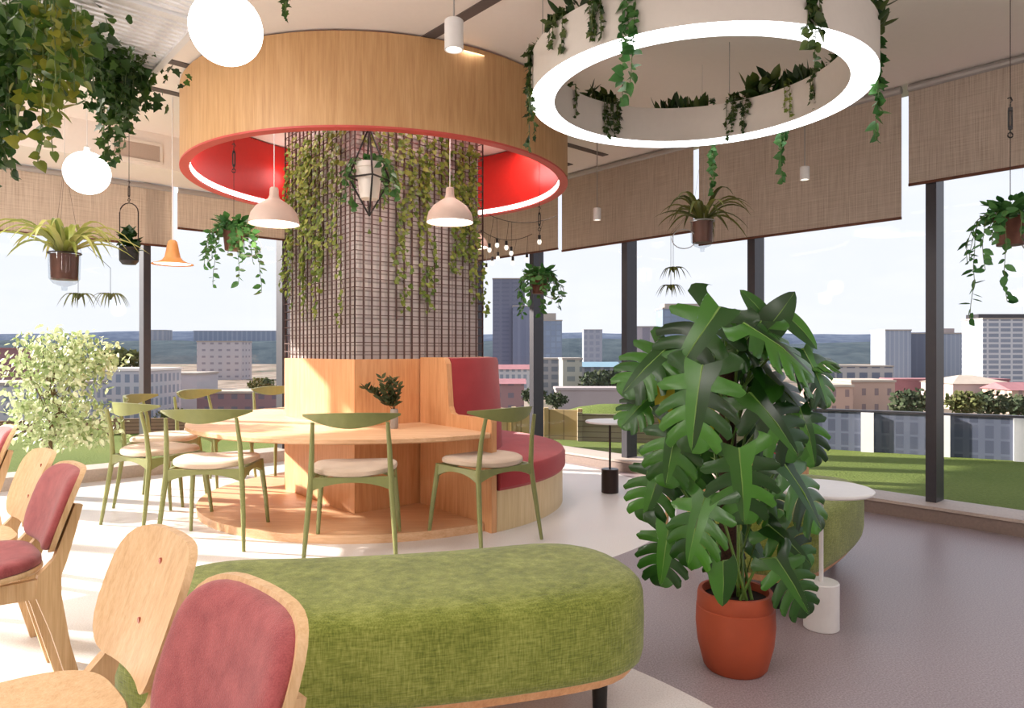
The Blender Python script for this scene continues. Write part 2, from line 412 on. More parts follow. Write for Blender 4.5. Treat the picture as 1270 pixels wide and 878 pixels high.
# ---------------------------------------------------------------- table and banquette round the column
AD = R(39.6)                                             # divider bearing seen from the column centre
AE = R(164)
cx, cy = CC.x, CC.y
def circ_pts(r, a0, a1, n): return [(cx+r*sin(a0+(a1-a0)*i/n), cy-r*cos(a0+(a1-a0)*i/n)) for i in range(n+1)]
t = thing('round_table', 'large round light wood table wrapped around the column with its wooden plinth', 'table', (cx,cy,0))
def rel(mb): mb.v = [(p[0]-cx, p[1]-cy, p[2]) for p in mb.v]; return mb
def ring(prof, a0=0, a1=2*pi, n=64):
    m = MB(); m.lathe(prof, 0, 0, n, a0, a1); return m
def rsq(a):
    d = V((sin(a), -cos(a), 0)); return h/max(abs(d.dot(e1)), abs(d.dot(e2)))+.004
def sector(prof, a0, a1, n=96):                          # like ring(), but r = 0 in the profile means 'against the square column'
    m = MB(); rings = []
    for i in range(n+1):
        a = a0+(a1-a0)*i/n
        rings.append([((rsq(a) if r == 0 else r)*sin(a), -(rsq(a) if r == 0 else r)*cos(a), z) for r, z in prof[:-1]])
    m.loft(rings, True, True, True); return m
def rect(r0, r1, z0, z1): return [(r0,z0),(r1,z0),(r1,z1),(r0,z1),(r0,z0)]
TA0 = R(-190)
m = sector([(0,.575),(1.35,.575),(1.36,.582),(1.36,.603),(1.35,.61),(0,.61),(0,.575)], TA0, AD-.02, 128); link('table_top', m, M['oak_table'], t)
m = sector(rect(0,1.29,0,.05), TA0, AD-.02, 128); link('plinth', m, M['oak_table'], t)
t = thing('banquette', 'curved red upholstered banquette seat with wooden base on the right of the column', 'sofa', (cx,cy,0))
m = sector(rect(0,1.355,0,.25), AD+.02, AE, 64); link('seat_base', m, M['oak_pale'], t)
m = ring([(.84,.25),(1.36,.25),(1.375,.27),(1.375,.36),(1.36,.385),(1.33,.393),(.84,.393),(.84,.25)], AD+.03, AE, 64); link('seat_cushion', m, M['red_fabric'], t)
m = sector(rect(0,.80,.25,1.06), AD+.02, AE, 64); link('backrest', m, M['oak_orange'], t)
m = ring([(.80,.393),(.90,.393),(.895,.6),(.87,1.03),(.86,1.055),(.80,1.06),(.80,.393)], AD+.03, AE, 48); link('back_cushion', m, M['red_fabric'], t)
def divider(a):
    d = V((sin(a), -cos(a), 0)); s = V((cos(a), sin(a), 0))
    ri = rsq(a)+.012
    prof = [(ri,0),(1.36,0),(1.36,.67),(1.35,.69),(.96,.69),(.93,.70),(.905,.74),(.875,1.02),(.855,1.05),(.83,1.06),(ri,1.06)]
    m = MB(); m.prism(prof, lambda p: d*p[0]+s*-.02+V((0,0,p[1])), lambda p: d*p[0]+s*.02+V((0,0,p[1])))
    return link('end_panel', m, M['oak_orange'], t)
divider(AD); divider(AE)
# vase with olive sprig on the table
# ---------------------------------------------------------------- leaf templates
def tmpl(outline, fold=.12, cen=(.45,0,0)):
    """fan leaf: half outline (x,y) from base to tip, mirrored and folded along the midrib"""
    vs = [(0,0,0)]; up = [(x,y,fold*y) for x, y in outline]; dn = [(x,-y,fold*y) for x, y in outline]
    vs += up+[(1,0,0)]+dn[::-1]; vs.append(cen)
    n = len(vs)-1
    return vs, [(n, i, (i+1) % n) for i in range(n)]
T_IVY = tmpl([(-.1,.18),(.02,.42),(.28,.32),(.46,.5),(.55,.24)])
T_HEART = tmpl([(-.1,.22),(.05,.40),(.3,.44),(.6,.30),(.82,.12)], .25)
T_OVAL = tmpl([(.15,.16),(.4,.24),(.7,.17)], .2, (.5,0,-.03))
T_SLIM = tmpl([(.2,.09),(.5,.12),(.8,.07)], .2, (.5,0,-.02))
def rv(s=1): return V((rnd.uniform(-s,s), rnd.uniform(-s,s), rnd.uniform(-s,s)))
def strand(fol, st, p0, length, T, size, step, out=None, wander=.25, droop0=None, wid=1, jit=.4, rstem=.0016, mind=.6):
    """a hanging vine from p0 straight down with some wander"""
    p = V(p0); d = V(droop0) if droop0 is not None else V((0,0,-1)); pts = [p.copy()]; L = 0
    while L < length:
        d = (d*.7+V((0,0,-1))*.3+V((rnd.uniform(-1,1), rnd.uniform(-1,1), 0))*wander*.4).normalized()
        p = p+d*step; L += step; pts.append(p.copy())
        o = V(out) if out is not None else V((rnd.uniform(-1,1), rnd.uniform(-1,1), 0))
        sd = V((rnd.uniform(-1,1), rnd.uniform(-1,1), rnd.uniform(-.9,.1)))
        nrm = (o*.9+rv(jit)+V((0,0,.35))).normalized()
        fol.leaf(T, p, sd, nrm, size*rnd.uniform(mind,1.15), wid)
    st.tube(pts, rstem, 4)
def clump(fol, c, n, T, size, spread, up=.6, wid=1):
    for i in range(n):
        a = rnd.uniform(0,2*pi); d = V((cos(a), sin(a), rnd.uniform(-.35, up)))
        b = V(c)+V((d.x*spread[0]*rnd.random(), d.y*spread[1]*rnd.random(), spread[2]*rnd.uniform(-1,1)))
        fol.leaf(T, b, d+rv(.3), V((d.x*.4,d.y*.4,1))+rv(.35), size*rnd.uniform(.7,1.2), wid)
def blade(fol, base, a, L, w, rise, droop, n=8):
    """arching ribbon leaf"""
    d = V((cos(a), sin(a), 0)); s = V((-sin(a), cos(a), 0)); rows = []
    for i in range(n+1):
        t = i/n; p = V(base)+d*(L*t)+V((0,0,rise*4*t*(1-t*.75)-droop*t*t*1.0))
        ww = w*(1-t)**.7*(.55+.9*min(t*3,1)*.5)
        rows.append((p-s*ww+V((0,0,ww*.5)), p, p+s*ww+V((0,0,ww*.5))))
    vs = [q for r in rows for q in r]; fs = []
    for i in range(n):
        for k in range(2): fs.append((3*i+k, 3*i+k+1, 3*i+k+4, 3*i+k+3))
    fol.add(vs, fs, True)

p = P(489, 527, 4.42); p.z = .61
t = thing('vase', 'slim grey vase holding a dark green olive sprig on the round table', 'vase', p)
m = MB(); m.lathe([(.0001,0),(.022,0),(.026,.01),(.026,.115),(.022,.125),(.018,.125),(.02,.02)], n=20); link('vase_body', m, M['concrete'], t)
m, f = MB(), MB()
for k in range(9):
    a = rnd.uniform(0,2*pi) if k > 2 else pi*.95; tilt = rnd.uniform(.1,.5) if k > 2 else .95
    pts = []
    L = rnd.uniform(.16,.25) if k > 2 else .2
    for i in range(9):
        q = i/8; pts.append(V((cos(a)*tilt*L*q**1.2, sin(a)*tilt*L*q**1.2, .10+L*q*(1-.25*tilt*q))))
    m.tube(pts, .0016, 4)
    for i in range(2,9):
        for s in range(3):
            f.leaf(T_SLIM, pts[i], V((cos(a+s*2.1),sin(a+s*2.1),.7))+rv(.4), rv(1), rnd.uniform(.045,.065), 1.5)
link('twigs', m, M['bark'], t); link('foliage', f, M['leaf_olive'], t)

# ---------------------------------------------------------------- wooden canopy ring under the ceiling
t = thing('ceiling_canopy', 'big round wooden canopy ring with a red inside hung under the ceiling', 'canopy', (cx,cy,0))
link('outer_shell', ring([(1.392,2.355),(1.392,CZ-.012),(1.375,CZ-.012),(1.375,2.355),(1.392,2.355)], n=96), M['oak'], t)
link('inner_lining', ring([(1.325,2.41),(1.375,2.362),(1.375,CZ-.012),(1.325,CZ-.012),(1.325,2.41)], n=96), M['red_lining'], t)
link('bottom_rim', ring([(1.332,2.350),(1.394,2.350),(1.394,2.362),(1.332,2.362),(1.332,2.350)], n=96), M['red_rim'], t)
link('light_strip', ring([(1.328,2.366),(1.342,2.366),(1.342,2.402),(1.328,2.402),(1.328,2.366)], n=96), M['led'], t)

# bell pendants
def bell():
    o = MB(); o.lathe([(.141,0),(.139,.022),(.128,.062),(.100,.10),(.062,.128),(.034,.145),(.026,.165),(.024,.205),(.018,.212),(.0001,.213)], n=40)
    i = MB(); i.lathe([(.137,.004),(.0001,.02)], n=40)
    return o, i
bell_proto = None
M['bell'] = plain('pale plaster shade', srgb(214,188,176), .6, var=.05, scale=12)
def bell_pendant(pos, label):
    t = thing('pendant_lamp', label, 'lamp', pos, 0, 'bell pendants inside the canopy')
    o, i = bell(); link('lamp_shade', o, M['bell'], t); link('diffuser', i, M['warm_glow'], t)
    c = MB(); c.tube([(0,0,.21),(0,0,CZ-pos[2])], .003, 6); link('cord', c, M['white_metal'], t)
    L = bpy.data.lights.new('bell_light', 'POINT'); L.energy = 5; L.color = (1,.82,.62); L.shadow_soft_size = .08
    lo = bpy.data.objects.new('bell_light', L); COL.objects.link(lo); lo.location = (pos[0], pos[1], pos[2]-.06)
q = P(340, 278, 4.0); bell_pendant(q, 'pale bell-shaped pendant lamp left of the tiled column')
q = P(558, 276, 4.2); bell_pendant(q, 'pale bell-shaped pendant lamp hanging in front of the tiled column')
q = P(586, 307, 6.3); bell_pendant(q, 'pale bell pendant lamp half hidden behind the right edge of the column')

# ---------------------------------------------------------------- ivy on the column
def column_ivy(face, starts, label):
    t = thing('climbing_ivy', label, 'ivy', (CC.x, CC.y, 0))
    fol, st = MB(), MB()
    for u, L, z0 in starts:
        u = max(-.46, min(.44, u))
        if face == 'left': p0 = K(-h-.015, u, z0); out = -e1
        else: p0 = K(u, -h-.015, z0); out = -e2
        lat = e2 if face == 'left' else e1
        p = V(p0); pts = []; Ln = 0
        while Ln < L*.86:
            p = p+V((0,0,-.022))+lat*rnd.uniform(-.014,.014); Ln += .022; pts.append(p.copy())
            for _ in range(2 if rnd.random() < .45 else 1):
                b = p+lat*rnd.uniform(-.03,.03)+out*rnd.uniform(0,.025)
                fol.leaf(T_HEART if rnd.random() < .7 else T_IVY, b, lat*rnd.uniform(-1,1)+V((0,0,rnd.uniform(-1.2,.1)))+out*.3, out+rv(.45), rnd.uniform(.024,.042))
        st.tube(pts, .002, 4)
    for k in range(230):
        u = rnd.uniform(-.48,.46); zz = 2.62-abs(rnd.gauss(0,.3)); zz = max(1.75, zz)
        (b, out, lat) = (K(-h-.02, u, zz), -e1, e2) if face == 'left' else (K(u, -h-.02, zz), -e2, e1)
        fol.leaf(T_HEART, b, lat*rnd.uniform(-1,1)+V((0,0,rnd.uniform(-1.2,.1)))+out*.3, out+rv(.45), rnd.uniform(.026,.044))
    for mb in (fol, st): mb.v = [(q[0]-CC.x, q[1]-CC.y, q[2]) for q in mb.v]
    link('stems', st, M['bark'], t); link('foliage', fol, M['leaf_climb'], t)
sl = [(rnd.uniform(-.5,.52), rnd.uniform(.75,1.25), rnd.uniform(2.4,2.75)) for _ in range(13)]+[(.52,1.0,2.5),(.4,1.2,2.45),(.1,1.35,2.5),(-.35,1.3,2.4)]
column_ivy('left', sl, 'yellow-green ivy climbing down the sunlit left face of the tiled column')
sr = [(-.2,1.05,2.5),(-.12,1.3,2.5),(.0,.6,2.5),(.05,.55,2.6),(-.3,.5,2.5),(.2,1.0,2.55),(.28,.7,2.5),(.18,.5,2.6),(.42,1.2,2.5),(.47,1.3,2.5),(.36,.95,2.6),(-.08,1.2,2.5),(.3,.9,2.5),(-.02,1.15,2.35),(.5,.9,2.6)]
column_ivy('right', sr, 'yellow-green ivy hanging down the shaded right face of the tiled column')

# geometric wire hanger with potted plant
gp = P(458, 226, 4.12)
t = thing('hanging_planter', 'white pot with trailing ivy in a black diamond wire frame before the column', 'plant', gp, 0, 'hanging plants')
top, bot = V((0,0,.33)), V((0,0,-.20)); R6 = .122; w = MB()
hexp = [V((R6*cos(k*pi/2+.35), R6*sin(k*pi/2+.35), .02)) for k in range(4)]
for k in range(4):
    w.tube([top, hexp[k]], .0055, 6); w.tube([hexp[k], bot], .0055, 6); w.tube([hexp[k], hexp[(k+1)%4]], .0055, 6)
w.tube([top, (0,0,CZ-gp.z)], .002, 5)
link('wire_frame', w, M['black'], t)
m = MB(); m.lathe([(.0001,-.10),(.055,-.10),(.075,.075),(.083,.08),(.083,.11),(.072,.11),(.07,.09),(.0001,.09)], n=28); link('pot', m, M['white'], t)
fol, st = MB(), MB()
clump(fol, (0,.02,.13), 34, T_HEART, .048, (.06,.05,.02))
for k in range(11):
    a = -.5*pi+.75+k*(2*pi-1.5)/10; strand(fol, st, (cos(a)*.06, sin(a)*.06, .13), rnd.uniform(.15,.34), T_HEART, .046, .024, (cos(a),sin(a),0), droop0=(cos(a)*1.2,sin(a)*1.2,.3))
link('stems', st, M['stem'], t); link('foliage', fol, M['leaf_trail'], t)

# ---------------------------------------------------------------- lit ring planter
RC = V((.892, 3.384, 0)); RO, RI, RB, RT = .80, .684, 2.33, 2.527
t = thing('ring_planter', 'large white ring planter glowing white underneath, hung from the ceiling at right', 'planter', (RC.x,RC.y,0))
link('shell', ring([(RI,RB+.004),(RI,RT),(RI+.012,RT),(RI+.012,RT-.04),(RO-.012,RT-.04),(RO-.012,RT),(RO,RT),(RO,RB+.004),(RI,RB+.004)], n=96), plain('ring plaster', srgb(206,199,192), .6, var=.015), t)
link('light_ring', ring([(RI+.001,RB),(RO-.001,RB),(RO-.001,RB+.006),(RI+.001,RB+.006),(RI+.001,RB)], n=96), M['ring_glow'], t)
m = MB(); m.lathe([(RI+.012,RT-.035),(RO-.012,RT-.035)], n=64); link('soil', m, M['soil'], t)
for a in (30, 150, 270):
    m = MB(); m.tube([(.742*sin(R(a)), -.742*cos(R(a)), RT-.03), (.742*sin(R(a)), -.742*cos(R(a)), CZ-.003)], .0025, 5); link('cable', m, M['grey_metal'], t)
def ring_pt(px, r, far):
    k = (px-CX)/F; d = V((k,1,0)).normalized(); b = d.dot(RC); c = RC.dot(RC)-r*r; q = sqrt(max(0, b*b-c))
    return d*(b+q if far else b-q)
def ring_vine(px, far, inner, y_end, label, n=3, T=T_IVY, size=.04, mat='leaf_ring', w=.05):
    rr = RI-.012 if inner else RO+.014
    p = ring_pt(px, rr, far); ze = zat(y_end, p.y); rad = (V((p.x,p.y,0))-RC).normalized(); lat = V((-rad.y, rad.x, 0))
    out = -rad if inner else rad
    c = RC+rad*.742
    t = thing('hanging_vine', label, 'plant', (c.x,c.y,RT), 0, 'vines growing in the ring planter')
    fol, st = MB(), MB(); z0 = RT+.03
    for k in range(n):
        o = lat*rnd.uniform(-w,w)
        L = max(.04, (z0-ze)*(1 if k == 0 else rnd.uniform(.45,.95)))
        b0 = V((p.x,p.y,0))+o-V((c.x,c.y,RT))+out*.005+V((0,0,z0)); b0 = V((p.x-c.x, p.y-c.y, z0-RT))+o
        strand(fol, st, b0, L, T, size, .02, out, .18, None, 1, .5)
        for q in range(6):                               # stems crossing the rim
            s0 = o*rnd.uniform(.3,1.2)+rad*rnd.uniform(-.04,.04)+V((0,0,rnd.uniform(-.01,.05)))
            fol.leaf(T, s0, out+V((0,0,.6))+rv(.5), V((0,0,1))+out*.5+rv(.4), size*rnd.uniform(.8,1.2))
        st.tube([o*.5+V((0,0,-.03)), o*.8+out*.03+V((0,0,.03)), b0], .0016, 4)
    link('stems', st, M['stem'], t); link('foliage', fol, M[mat], t)
def ring_tuft(px, far, label, n=26, L=.14, T='blade', w=.14, mat='leaf_ring'):
    p = ring_pt(px, .742, far)
    rad = (V((p.x,p.y,0))-RC).normalized(); lat = V((-rad.y, rad.x, 0))
    t = thing('leafy_plant', label, 'plant', (p.x,p.y,RT-.03), 0, 'leafy plants growing in the ring planter')
    fol = MB()
    for k in range(n):
        b = lat*rnd.uniform(-w,w)+rad*rnd.uniform(-.035,.035)
        if T == 'blade':
            fol.leaf(T_SLIM, b, V((rnd.uniform(-.5,.5), rnd.uniform(-.5,.5), 1)), rv(1), L*rnd.uniform(.7,1.2), 1.6)
        else:
            fol.leaf(T, b+V((0,0,rnd.uniform(0,L*.6))), V((rnd.uniform(-1,1), rnd.uniform(-1,1), rnd.uniform(.1,1))), V((0,0,1))+rv(.6), L*.5*rnd.uniform(.7,1.2))
    link('foliage', fol, M[mat], t)
ring_vine(655, False, False, 190, 'long vine spilling down the outer left side of the ring planter', 4, w=.08)
ring_vine(690, False, False, 62, 'short vine cluster over the left rim of the ring planter', 3, w=.07)
ring_vine(738, False, False, 48, 'bushy dark vine over the near rim, left of centre', 5, w=.05, size=.035)
ring_vine(781, False, False, 118, 'heart-leaved vine hanging over the near rim across the light ring', 3, T_HEART, .05, 'leaf_trail', .03)
ring_vine(1008, False, False, 78, 'vine hanging over the near rim at the right of the ring', 4, T_HEART, .045, 'leaf_ring', .035)
ring_vine(1089, True, False, 168, 'long heart-leaved vine hanging off the outer right side of the ring planter', 4, T_HEART, .05, 'leaf_trail', .03)
ring_vine(716, True, True, 145, 'thin vine hanging inside the ring at its far left', 2, size=.03, w=.03)
ring_vine(765, True, True, 172, 'dense dark vine hanging inside the ring, left of the upright tuft', 7, size=.034, w=.09)
ring_vine(915, True, True, 166, 'dense dark vine hanging inside the ring, right of the upright tuft', 7, size=.034, w=.07)
ring_vine(975, True, True, 142, 'yellowish thin vine hanging inside the ring at right', 2, size=.028, mat='leaf_climb', w=.03)
ring_vine(1004, True, True, 130, 'sparse vine hanging inside the ring at its far right', 2, size=.028, w=.02)
ring_vine(886, True, False, 236, 'green vine hanging below the ring in front of the blind gap', 3, T_HEART, .04, 'leaf_trail', .015)
ring_vine(972, True, False, 222, 'green vine hanging below the ring in front of the widest blind', 3, T_HEART, .04, 'leaf_trail', .02)
ring_tuft(847, True, 'upright tuft of dark blades at the far middle of the ring', 40, .12, w=.14)
ring_tuft(742, True, 'leafy dark plant standing in the far left of the ring', 50, .15, T_OVAL, .1)
ring_tuft(942, True, 'broad-leaved dark plant right of the upright tuft in the ring', 45, .2, T_OVAL, .08)
ring_tuft(985, True, 'dense blade plant at the far right of the ring', 40, .14, w=.14)
ring_tuft(1030, True, 'purplish low plant at the right end of the ring', 30, .14, T_SLIM, .06)
ring_tuft(705, False, 'leafy dark plant on the near left of the ring', 40, .16, T_OVAL, .14)
ring_tuft(815, False, 'low dark plant on the near middle of the ring', 30, .1, T_OVAL, .12)
ring_tuft(1085, False, 'leafy plant at the top right of the ring', 40, .16, T_OVAL, .1)

# ---------------------------------------------------------------- globe, spot and cone lamps
RZ0 = 2.24
def globe(px, py, d, r, label):
    p = P(px, py, d); t = thing('globe_lamp', label, 'lamp', p, 0, 'globe lamps')
    m = MB(); m.ball((0,0,0), r, 40, 24); link('globe', m, M['lamp'], t)
    m = MB(); m.lathe([(.0001,r-.004),(.02,r-.004),(.02,r+.03),(.008,r+.04),(.0001,r+.04)], n=16); link('cap', m, M['white_metal'], t)
    m = MB(); m.tube([(0,0,r+.03),(0,0,(RZ0 if d < 2.5 else CZ)-p.z)], .0025, 6); link('cord', m, M['white_metal'], t)
globe(280.5, 36, 2.05, .1032, 'big glowing white globe lamp overlapping the wooden canopy ring')
globe(108, 214.5, 4.65, .141, 'small glowing white globe lamp in front of the left blinds')
def spot(px, ybot, d, r, hgt, label):
    p = P(px, ybot, d); t = thing('pendant_spotlight', label, 'lamp', p, 0, 'cylinder spotlights')
    m = MB(); m.lathe([(r*.85,.012),(r*.85,0),(r,0),(r,hgt),(r*.9,hgt+.004),(.0001,hgt+.004)], n=28); link('lamp_body', m, M['white_metal'], t)
    m = MB(); m.lathe([(.0001,.008),(r*.86,.008)], n=28); link('diffuser', m, M['warm_glow'], t)
    m = MB(); m.tube([(0,0,hgt),(0,0,CZ-p.z)], .004, 6); link('rod', m, M['grey_metal'], t)
spot(563, 62, 3.0, .041, .125, 'white cylinder spotlight on a rod in front of the wooden canopy')
spot(740.5, 273, 5.4, .03, .09, 'small pale cylinder spotlight right of the canopy before the blind')
spot(998, 223, 4.5, .03, .08, 'small pale cylinder spotlight before the widest blind under the ring')
def cone():
    p = P(214, 328, 4.9); t = thing('pendant_lamp', 'orange hat-shaped metal pendant lamp before the left windows', 'lamp', p)
    m = MB(); m.lathe([(.138,0),(.136,.004),(.10,.014),(.068,.030),(.052,.052),(.043,.095),(.036,.135),(.030,.160),(.018,.172),(.0001,.174)], n=36); link('lamp_shade', m, plain('ochre shade', srgb(214,148,84), .5, var=.05), t)
    m = MB(); m.lathe([(.0001,.015),(.12,.006)], n=36); link('diffuser', m, M['warm_glow'], t)
    m = MB(); m.tube([(0,0,.17),(0,0,CZ-p.z)], .004, 6); link('cord', m, M['white_metal'], t)
cone()
# festoon string with bulbs right of the column
def festoon(pts, a, b, label):
    t = thing('string_light_hanging', label, 'string lights', (0,0,0), 0, 'festoon strings behind the column')
    w = MB(); ps = []
    for i in range(25):
        q = i/24; x = a.lerp(b, q); x.z -= .25*4*q*(1-q)*.3; ps.append(x)
    w.tube(ps, .003, 5); link('cable', w, M['black'], t)
    for px, py, d in pts:
        p = P(px, py, d)
        near = min(ps, key=lambda s: (s.xy-p.xy).length)
        s = MB(); s.tube([p+V((0,0,.018)), p+V((0,0,.055))], .012, 8); s.tube([p+V((0,0,.055)), near], .0018, 4); so = link('bulb_socket', s, M['black'], t)
        m = MB(); m.ball(p, .018, 12, 8, 1, 1, 1.3); link('bulb', m, M['bulb_glow'], t)
fa, fb = P(598, 262, 6.0), P(690, 268, 5.6)
festoon([(607,310,5.9),(616.5,304,5.9),(628,307,5.8),(634,314,5.8),(669,300,5.6)], fa, fb, 'nearer string of clear bulbs right of the column')
fa, fb = P(596, 285, 6.4), P(660, 290, 6.2)
festoon([(603,334,6.3),(610.5,326,6.3),(617.5,320,6.3),(636,326,6.2),(653.5,322,6.2)], fa, fb, 'farther lower string of clear bulbs right of the column')

# ---------------------------------------------------------------- hanging plants
def cable(t, zb, zt, y=0): m = MB(); m.tube([(0,0,zb),(0,0,zt)], .0016, 5); link('cable', m, M['grey_metal'], t)
def turnbuckle(mb, z, k=.6):
    n0 = len(mb.v)
    mb.tube([(0,0,-.10),(0,0,-.075)], .005, 6); mb.tube([(0,0,.075),(0,0,.10)], .005, 6)
    for s in (-1,1): mb.tube([(s*.012,0,-.06),(s*.012,0,.06)], .0055, 6)
    for q in (-.066,.066): mb.tube([(0,0,q-.012),(0,0,q+.012)], .014, 8)
    mb.tube([(.018*cos(q*pi/6),0,-.118+.018*sin(q*pi/6)) for q in range(12)], .005, 6, True, True)
    mb.tube([(0,0,.10),(.0,0,.11),(.014,0,.127),(.004,0,.15),(-.018,0,.142)], .005, 6)
    for i in range(n0, len(mb.v)): p = mb.v[i]; mb.v[i] = (p[0]*k, p[1]*k, z+p[2]*k)
def spider(px, py, d, label, mat, pot='glass', nb=34, L=.30, loop=False, runners=()):
    p = P(px, py, d); t = thing('hanging_planter', label, 'plant', p, 0, 'hanging plants')
    m = MB(); m.lathe([(.0001,.0),(.06,.0),(.064,.13),(.0001,.131)], n=24); link('soil', m, M['copper'], t)
    m = MB(); m.lathe([(.0001,-.055),(.012,-.055),(.014,-.035),(.05,-.02),(.069,.005),(.072,.14),(.076,.142)], n=32); link('glass_pot', m, M['pot_glass'], t)
    m = MB(); m.tube([(.074*cos(k*pi/12), .074*sin(k*pi/12), .135) for k in range(24)], .004, 6, True, True)
    for k in range(3):
        a = k*2*pi/3+.4; m.tube([(.074*cos(a), .074*sin(a), .135), (0,0,.6)], .0008, 4)
    m.tube([(-.12+.075*cos(k*pi/10), -.02, .02+.06*sin(k*pi/10)) for k in range(20)], .003, 6, True, True) if loop else None
    link('hanger', m, M['grey_metal'] if loop else M['bronze'], t)
    fol = MB()
    for k in range(nb):
        a = k*2.39996; q = rnd.uniform(.6,1.12)
        blade(fol, (cos(a)*.02, sin(a)*.02, .13), a, L*q, .024, rnd.uniform(.05,.15), rnd.uniform(.02,.16)*q)
    link('foliage', fol, M[mat], t)
    for i, (rx, ry) in enumerate(runners):
        r = MB(); e = P(rx, ry, d)-p
        r.tube([(0,0,.15), (e.x*.5, 0, .17), (e.x, 0, .06), (e.x, 0, e.z+.0)], .0014, 4)
        for k in range(16):
            a = k*2.4; blade(r, (e.x, 0, e.z), a, .11*rnd.uniform(.6,1.1), .009, .04, .08)
        link('plantlet', r, M['leaf_spider_dark'], t)
    m = MB(); m.tube([(0,0,.6),(0,0,CZ-p.z)], .001, 5)
    link('cable', m, M['grey_metal'], t)
spider(80, 347, 3.55, 'yellow-green spider plant in a hanging clear pot at the far left', 'leaf_spider', runners=((97,372),(137,372)), L=.34)
spider(871, 301, 4.35, 'dark olive spider plant in a hanging clear pot before the right blinds', 'leaf_spider_dark', L=.31, nb=30, loop=True, runners=((835,338),(832,360)))
def trailing(px, py, d, label, hook_py=None, n=18, Lmin=.12, Lmax=.4, size=.055, spread=.09, potmat='copper', bias=None, ring_loop=True):
    p = P(px, py, d); t = thing('hanging_planter', label, 'plant', p, 0, 'hanging plants')
    m = MB(); m.lathe([(.0001,-.07),(.05,-.07),(.062,.045),(.066,.05),(.058,.05),(.056,.035),(.0001,.035)], n=26); link('pot', m, M[potmat], t)
    fol, st = MB(), MB()
    clump(fol, (0,0,.07), 110, T_OVAL, size*1.15, (spread,spread,.04), .9, 1.25)
    for k in range(n):
        a = k*2*pi/n+rnd.uniform(-.3,.3)
        L = rnd.uniform(Lmin, Lmax)*(.65 if k % 2 else 1)
        if bias is not None: L *= max(.35, 1+.8*cos(a-bias))
        strand(fol, st, (cos(a)*.05, sin(a)*.05, .07), L, T_OVAL, size, .022, (cos(a),sin(a),.2), droop0=(cos(a)*1.5,sin(a)*1.5,.6), wid=1.25)
    link('stems', st, M['stem'], t); link('foliage', fol, M['leaf_trail'], t)
    if ring_loop:
        m = MB(); m.tube([(.1+.07*cos(k*pi/10), -.02, -.05+.055*sin(k*pi/10)) for k in range(20)], .003, 6, True, True); link('hanger_loop', m, M['grey_metal'], t)
    m = MB(); m.tube([(0,0,.05),(0,0,CZ-p.z)], .0016, 5); link('cable', m, M['bronze'], t)
    if hook_py:
        m = MB(); turnbuckle(m, zat(hook_py, d)-p.z); link('turnbuckle', m, M['black'], t)
trailing(290, 296, 4.1, 'bushy green trailing plant hanging left of the column below the canopy', 197, 20, .14, .44, .052)
trailing(669, 352, 4.9, 'green trailing plant in a copper pot hanging right of the column', 272, 22, .1, .36, .056)
trailing(1253, 284, 2.95, 'green trailing plant hanging at the far right edge', 147, 20, .1, .34, .05, bias=pi*.95)
# small black pot in a hoop
p = P(160, 316, 3.95); t = thing('hanging_planter', 'dark leafy plant in a small black pot on a tall wire hoop', 'plant', p, 0, 'hanging plants')
m = MB(); m.lathe([(.0001,-.055),(.035,-.055),(.05,-.035),(.052,.04),(.046,.045),(.044,.03),(.0001,.03)], n=26); link('pot', m, M['black'], t)
m = MB(); pts = [(-.053,0,.03),(-.053,0,.24)]+[(-.053*cos(k*pi/8),0,.24+.055*sin(k*pi/8)) for k in range(1,8)]+[(.053,0,.24),(.053,0,.03)]
m.tube(pts, .0032, 6); m.tube([(.053*cos(k*pi/12), .053*sin(k*pi/12), .03) for k in range(24)], .0032, 6, True, True); link('hoop', m, M['bronze'], t)
m = MB(); m.tube([(0,0,.295),(0,0,CZ-p.z)], .0016, 5); turnbuckle(m, .36, .4); link('hook', m, M['bronze'], t)
fol = MB(); clump(fol, (0,0,.06), 46, T_HEART, .05, (.045,.045,.05), 1.1)
for k in range(14): fol.leaf(T_HEART, V((rnd.uniform(-.02,.02),rnd.uniform(-.02,.02),.06+.006*k)), rv(1)+V((0,0,.4)), V((0,0,1))+rv(.5), .05)
link('foliage', fol, M['leaf_dark'], t)

# ---------------------------------------------------------------- slatted ceiling rack with ivy, top left
RK = V((-1.5, 2.88, 0)); RZ = 2.25
def rk(u, v, z): q = RK+EA*u+EB*v; return V((q.x,q.y,z))          # u along the far edge, v towards the camera
t = thing('hanging_rack', 'white wire mesh rack hung under the ceiling in the top left corner', 'rack')
def rbox(mb, u0,u1,v0,v1,z0,z1): mb.hexa([rk(u0,v0,z0),rk(u1,v0,z0),rk(u1,v1,z0),rk(u0,v1,z0),rk(u0,v0,z1),rk(u1,v0,z1),rk(u1,v1,z1),rk(u0,v1,z1)])
UL, VL = 2.3, 1.9
m = MB()
k = 0
while k*.036 < VL: rbox(m, 0, UL, k*.036-.009, k*.036+.009, RZ, RZ+.008); k += 1
link('wire_slats', m, M['white_metal'], t)
m = MB()
for u in range(0, int(UL/.085)+1): rbox(m, u*.085-.004, u*.085+.004, 0, VL, RZ+.008, RZ+.016)
for v in (0, .62, 1.25, VL): rbox(m, 0, UL, v-.012, v+.012, RZ-.01, RZ+.05)
for u in (0, UL): rbox(m, u-.012, u+.012, 0, VL, RZ-.01, RZ+.05)
link('rack_frame', m, M['white_metal'], t)
for u, v in ((.05,.05),(.05,VL-.05),(UL-.05,.05),(UL-.05,VL-.05)):
    m = MB(); m.tube([rk(u,v,RZ), rk(u,v,CZ)], .004, 5); link('rod', m, M['white_metal'], t)
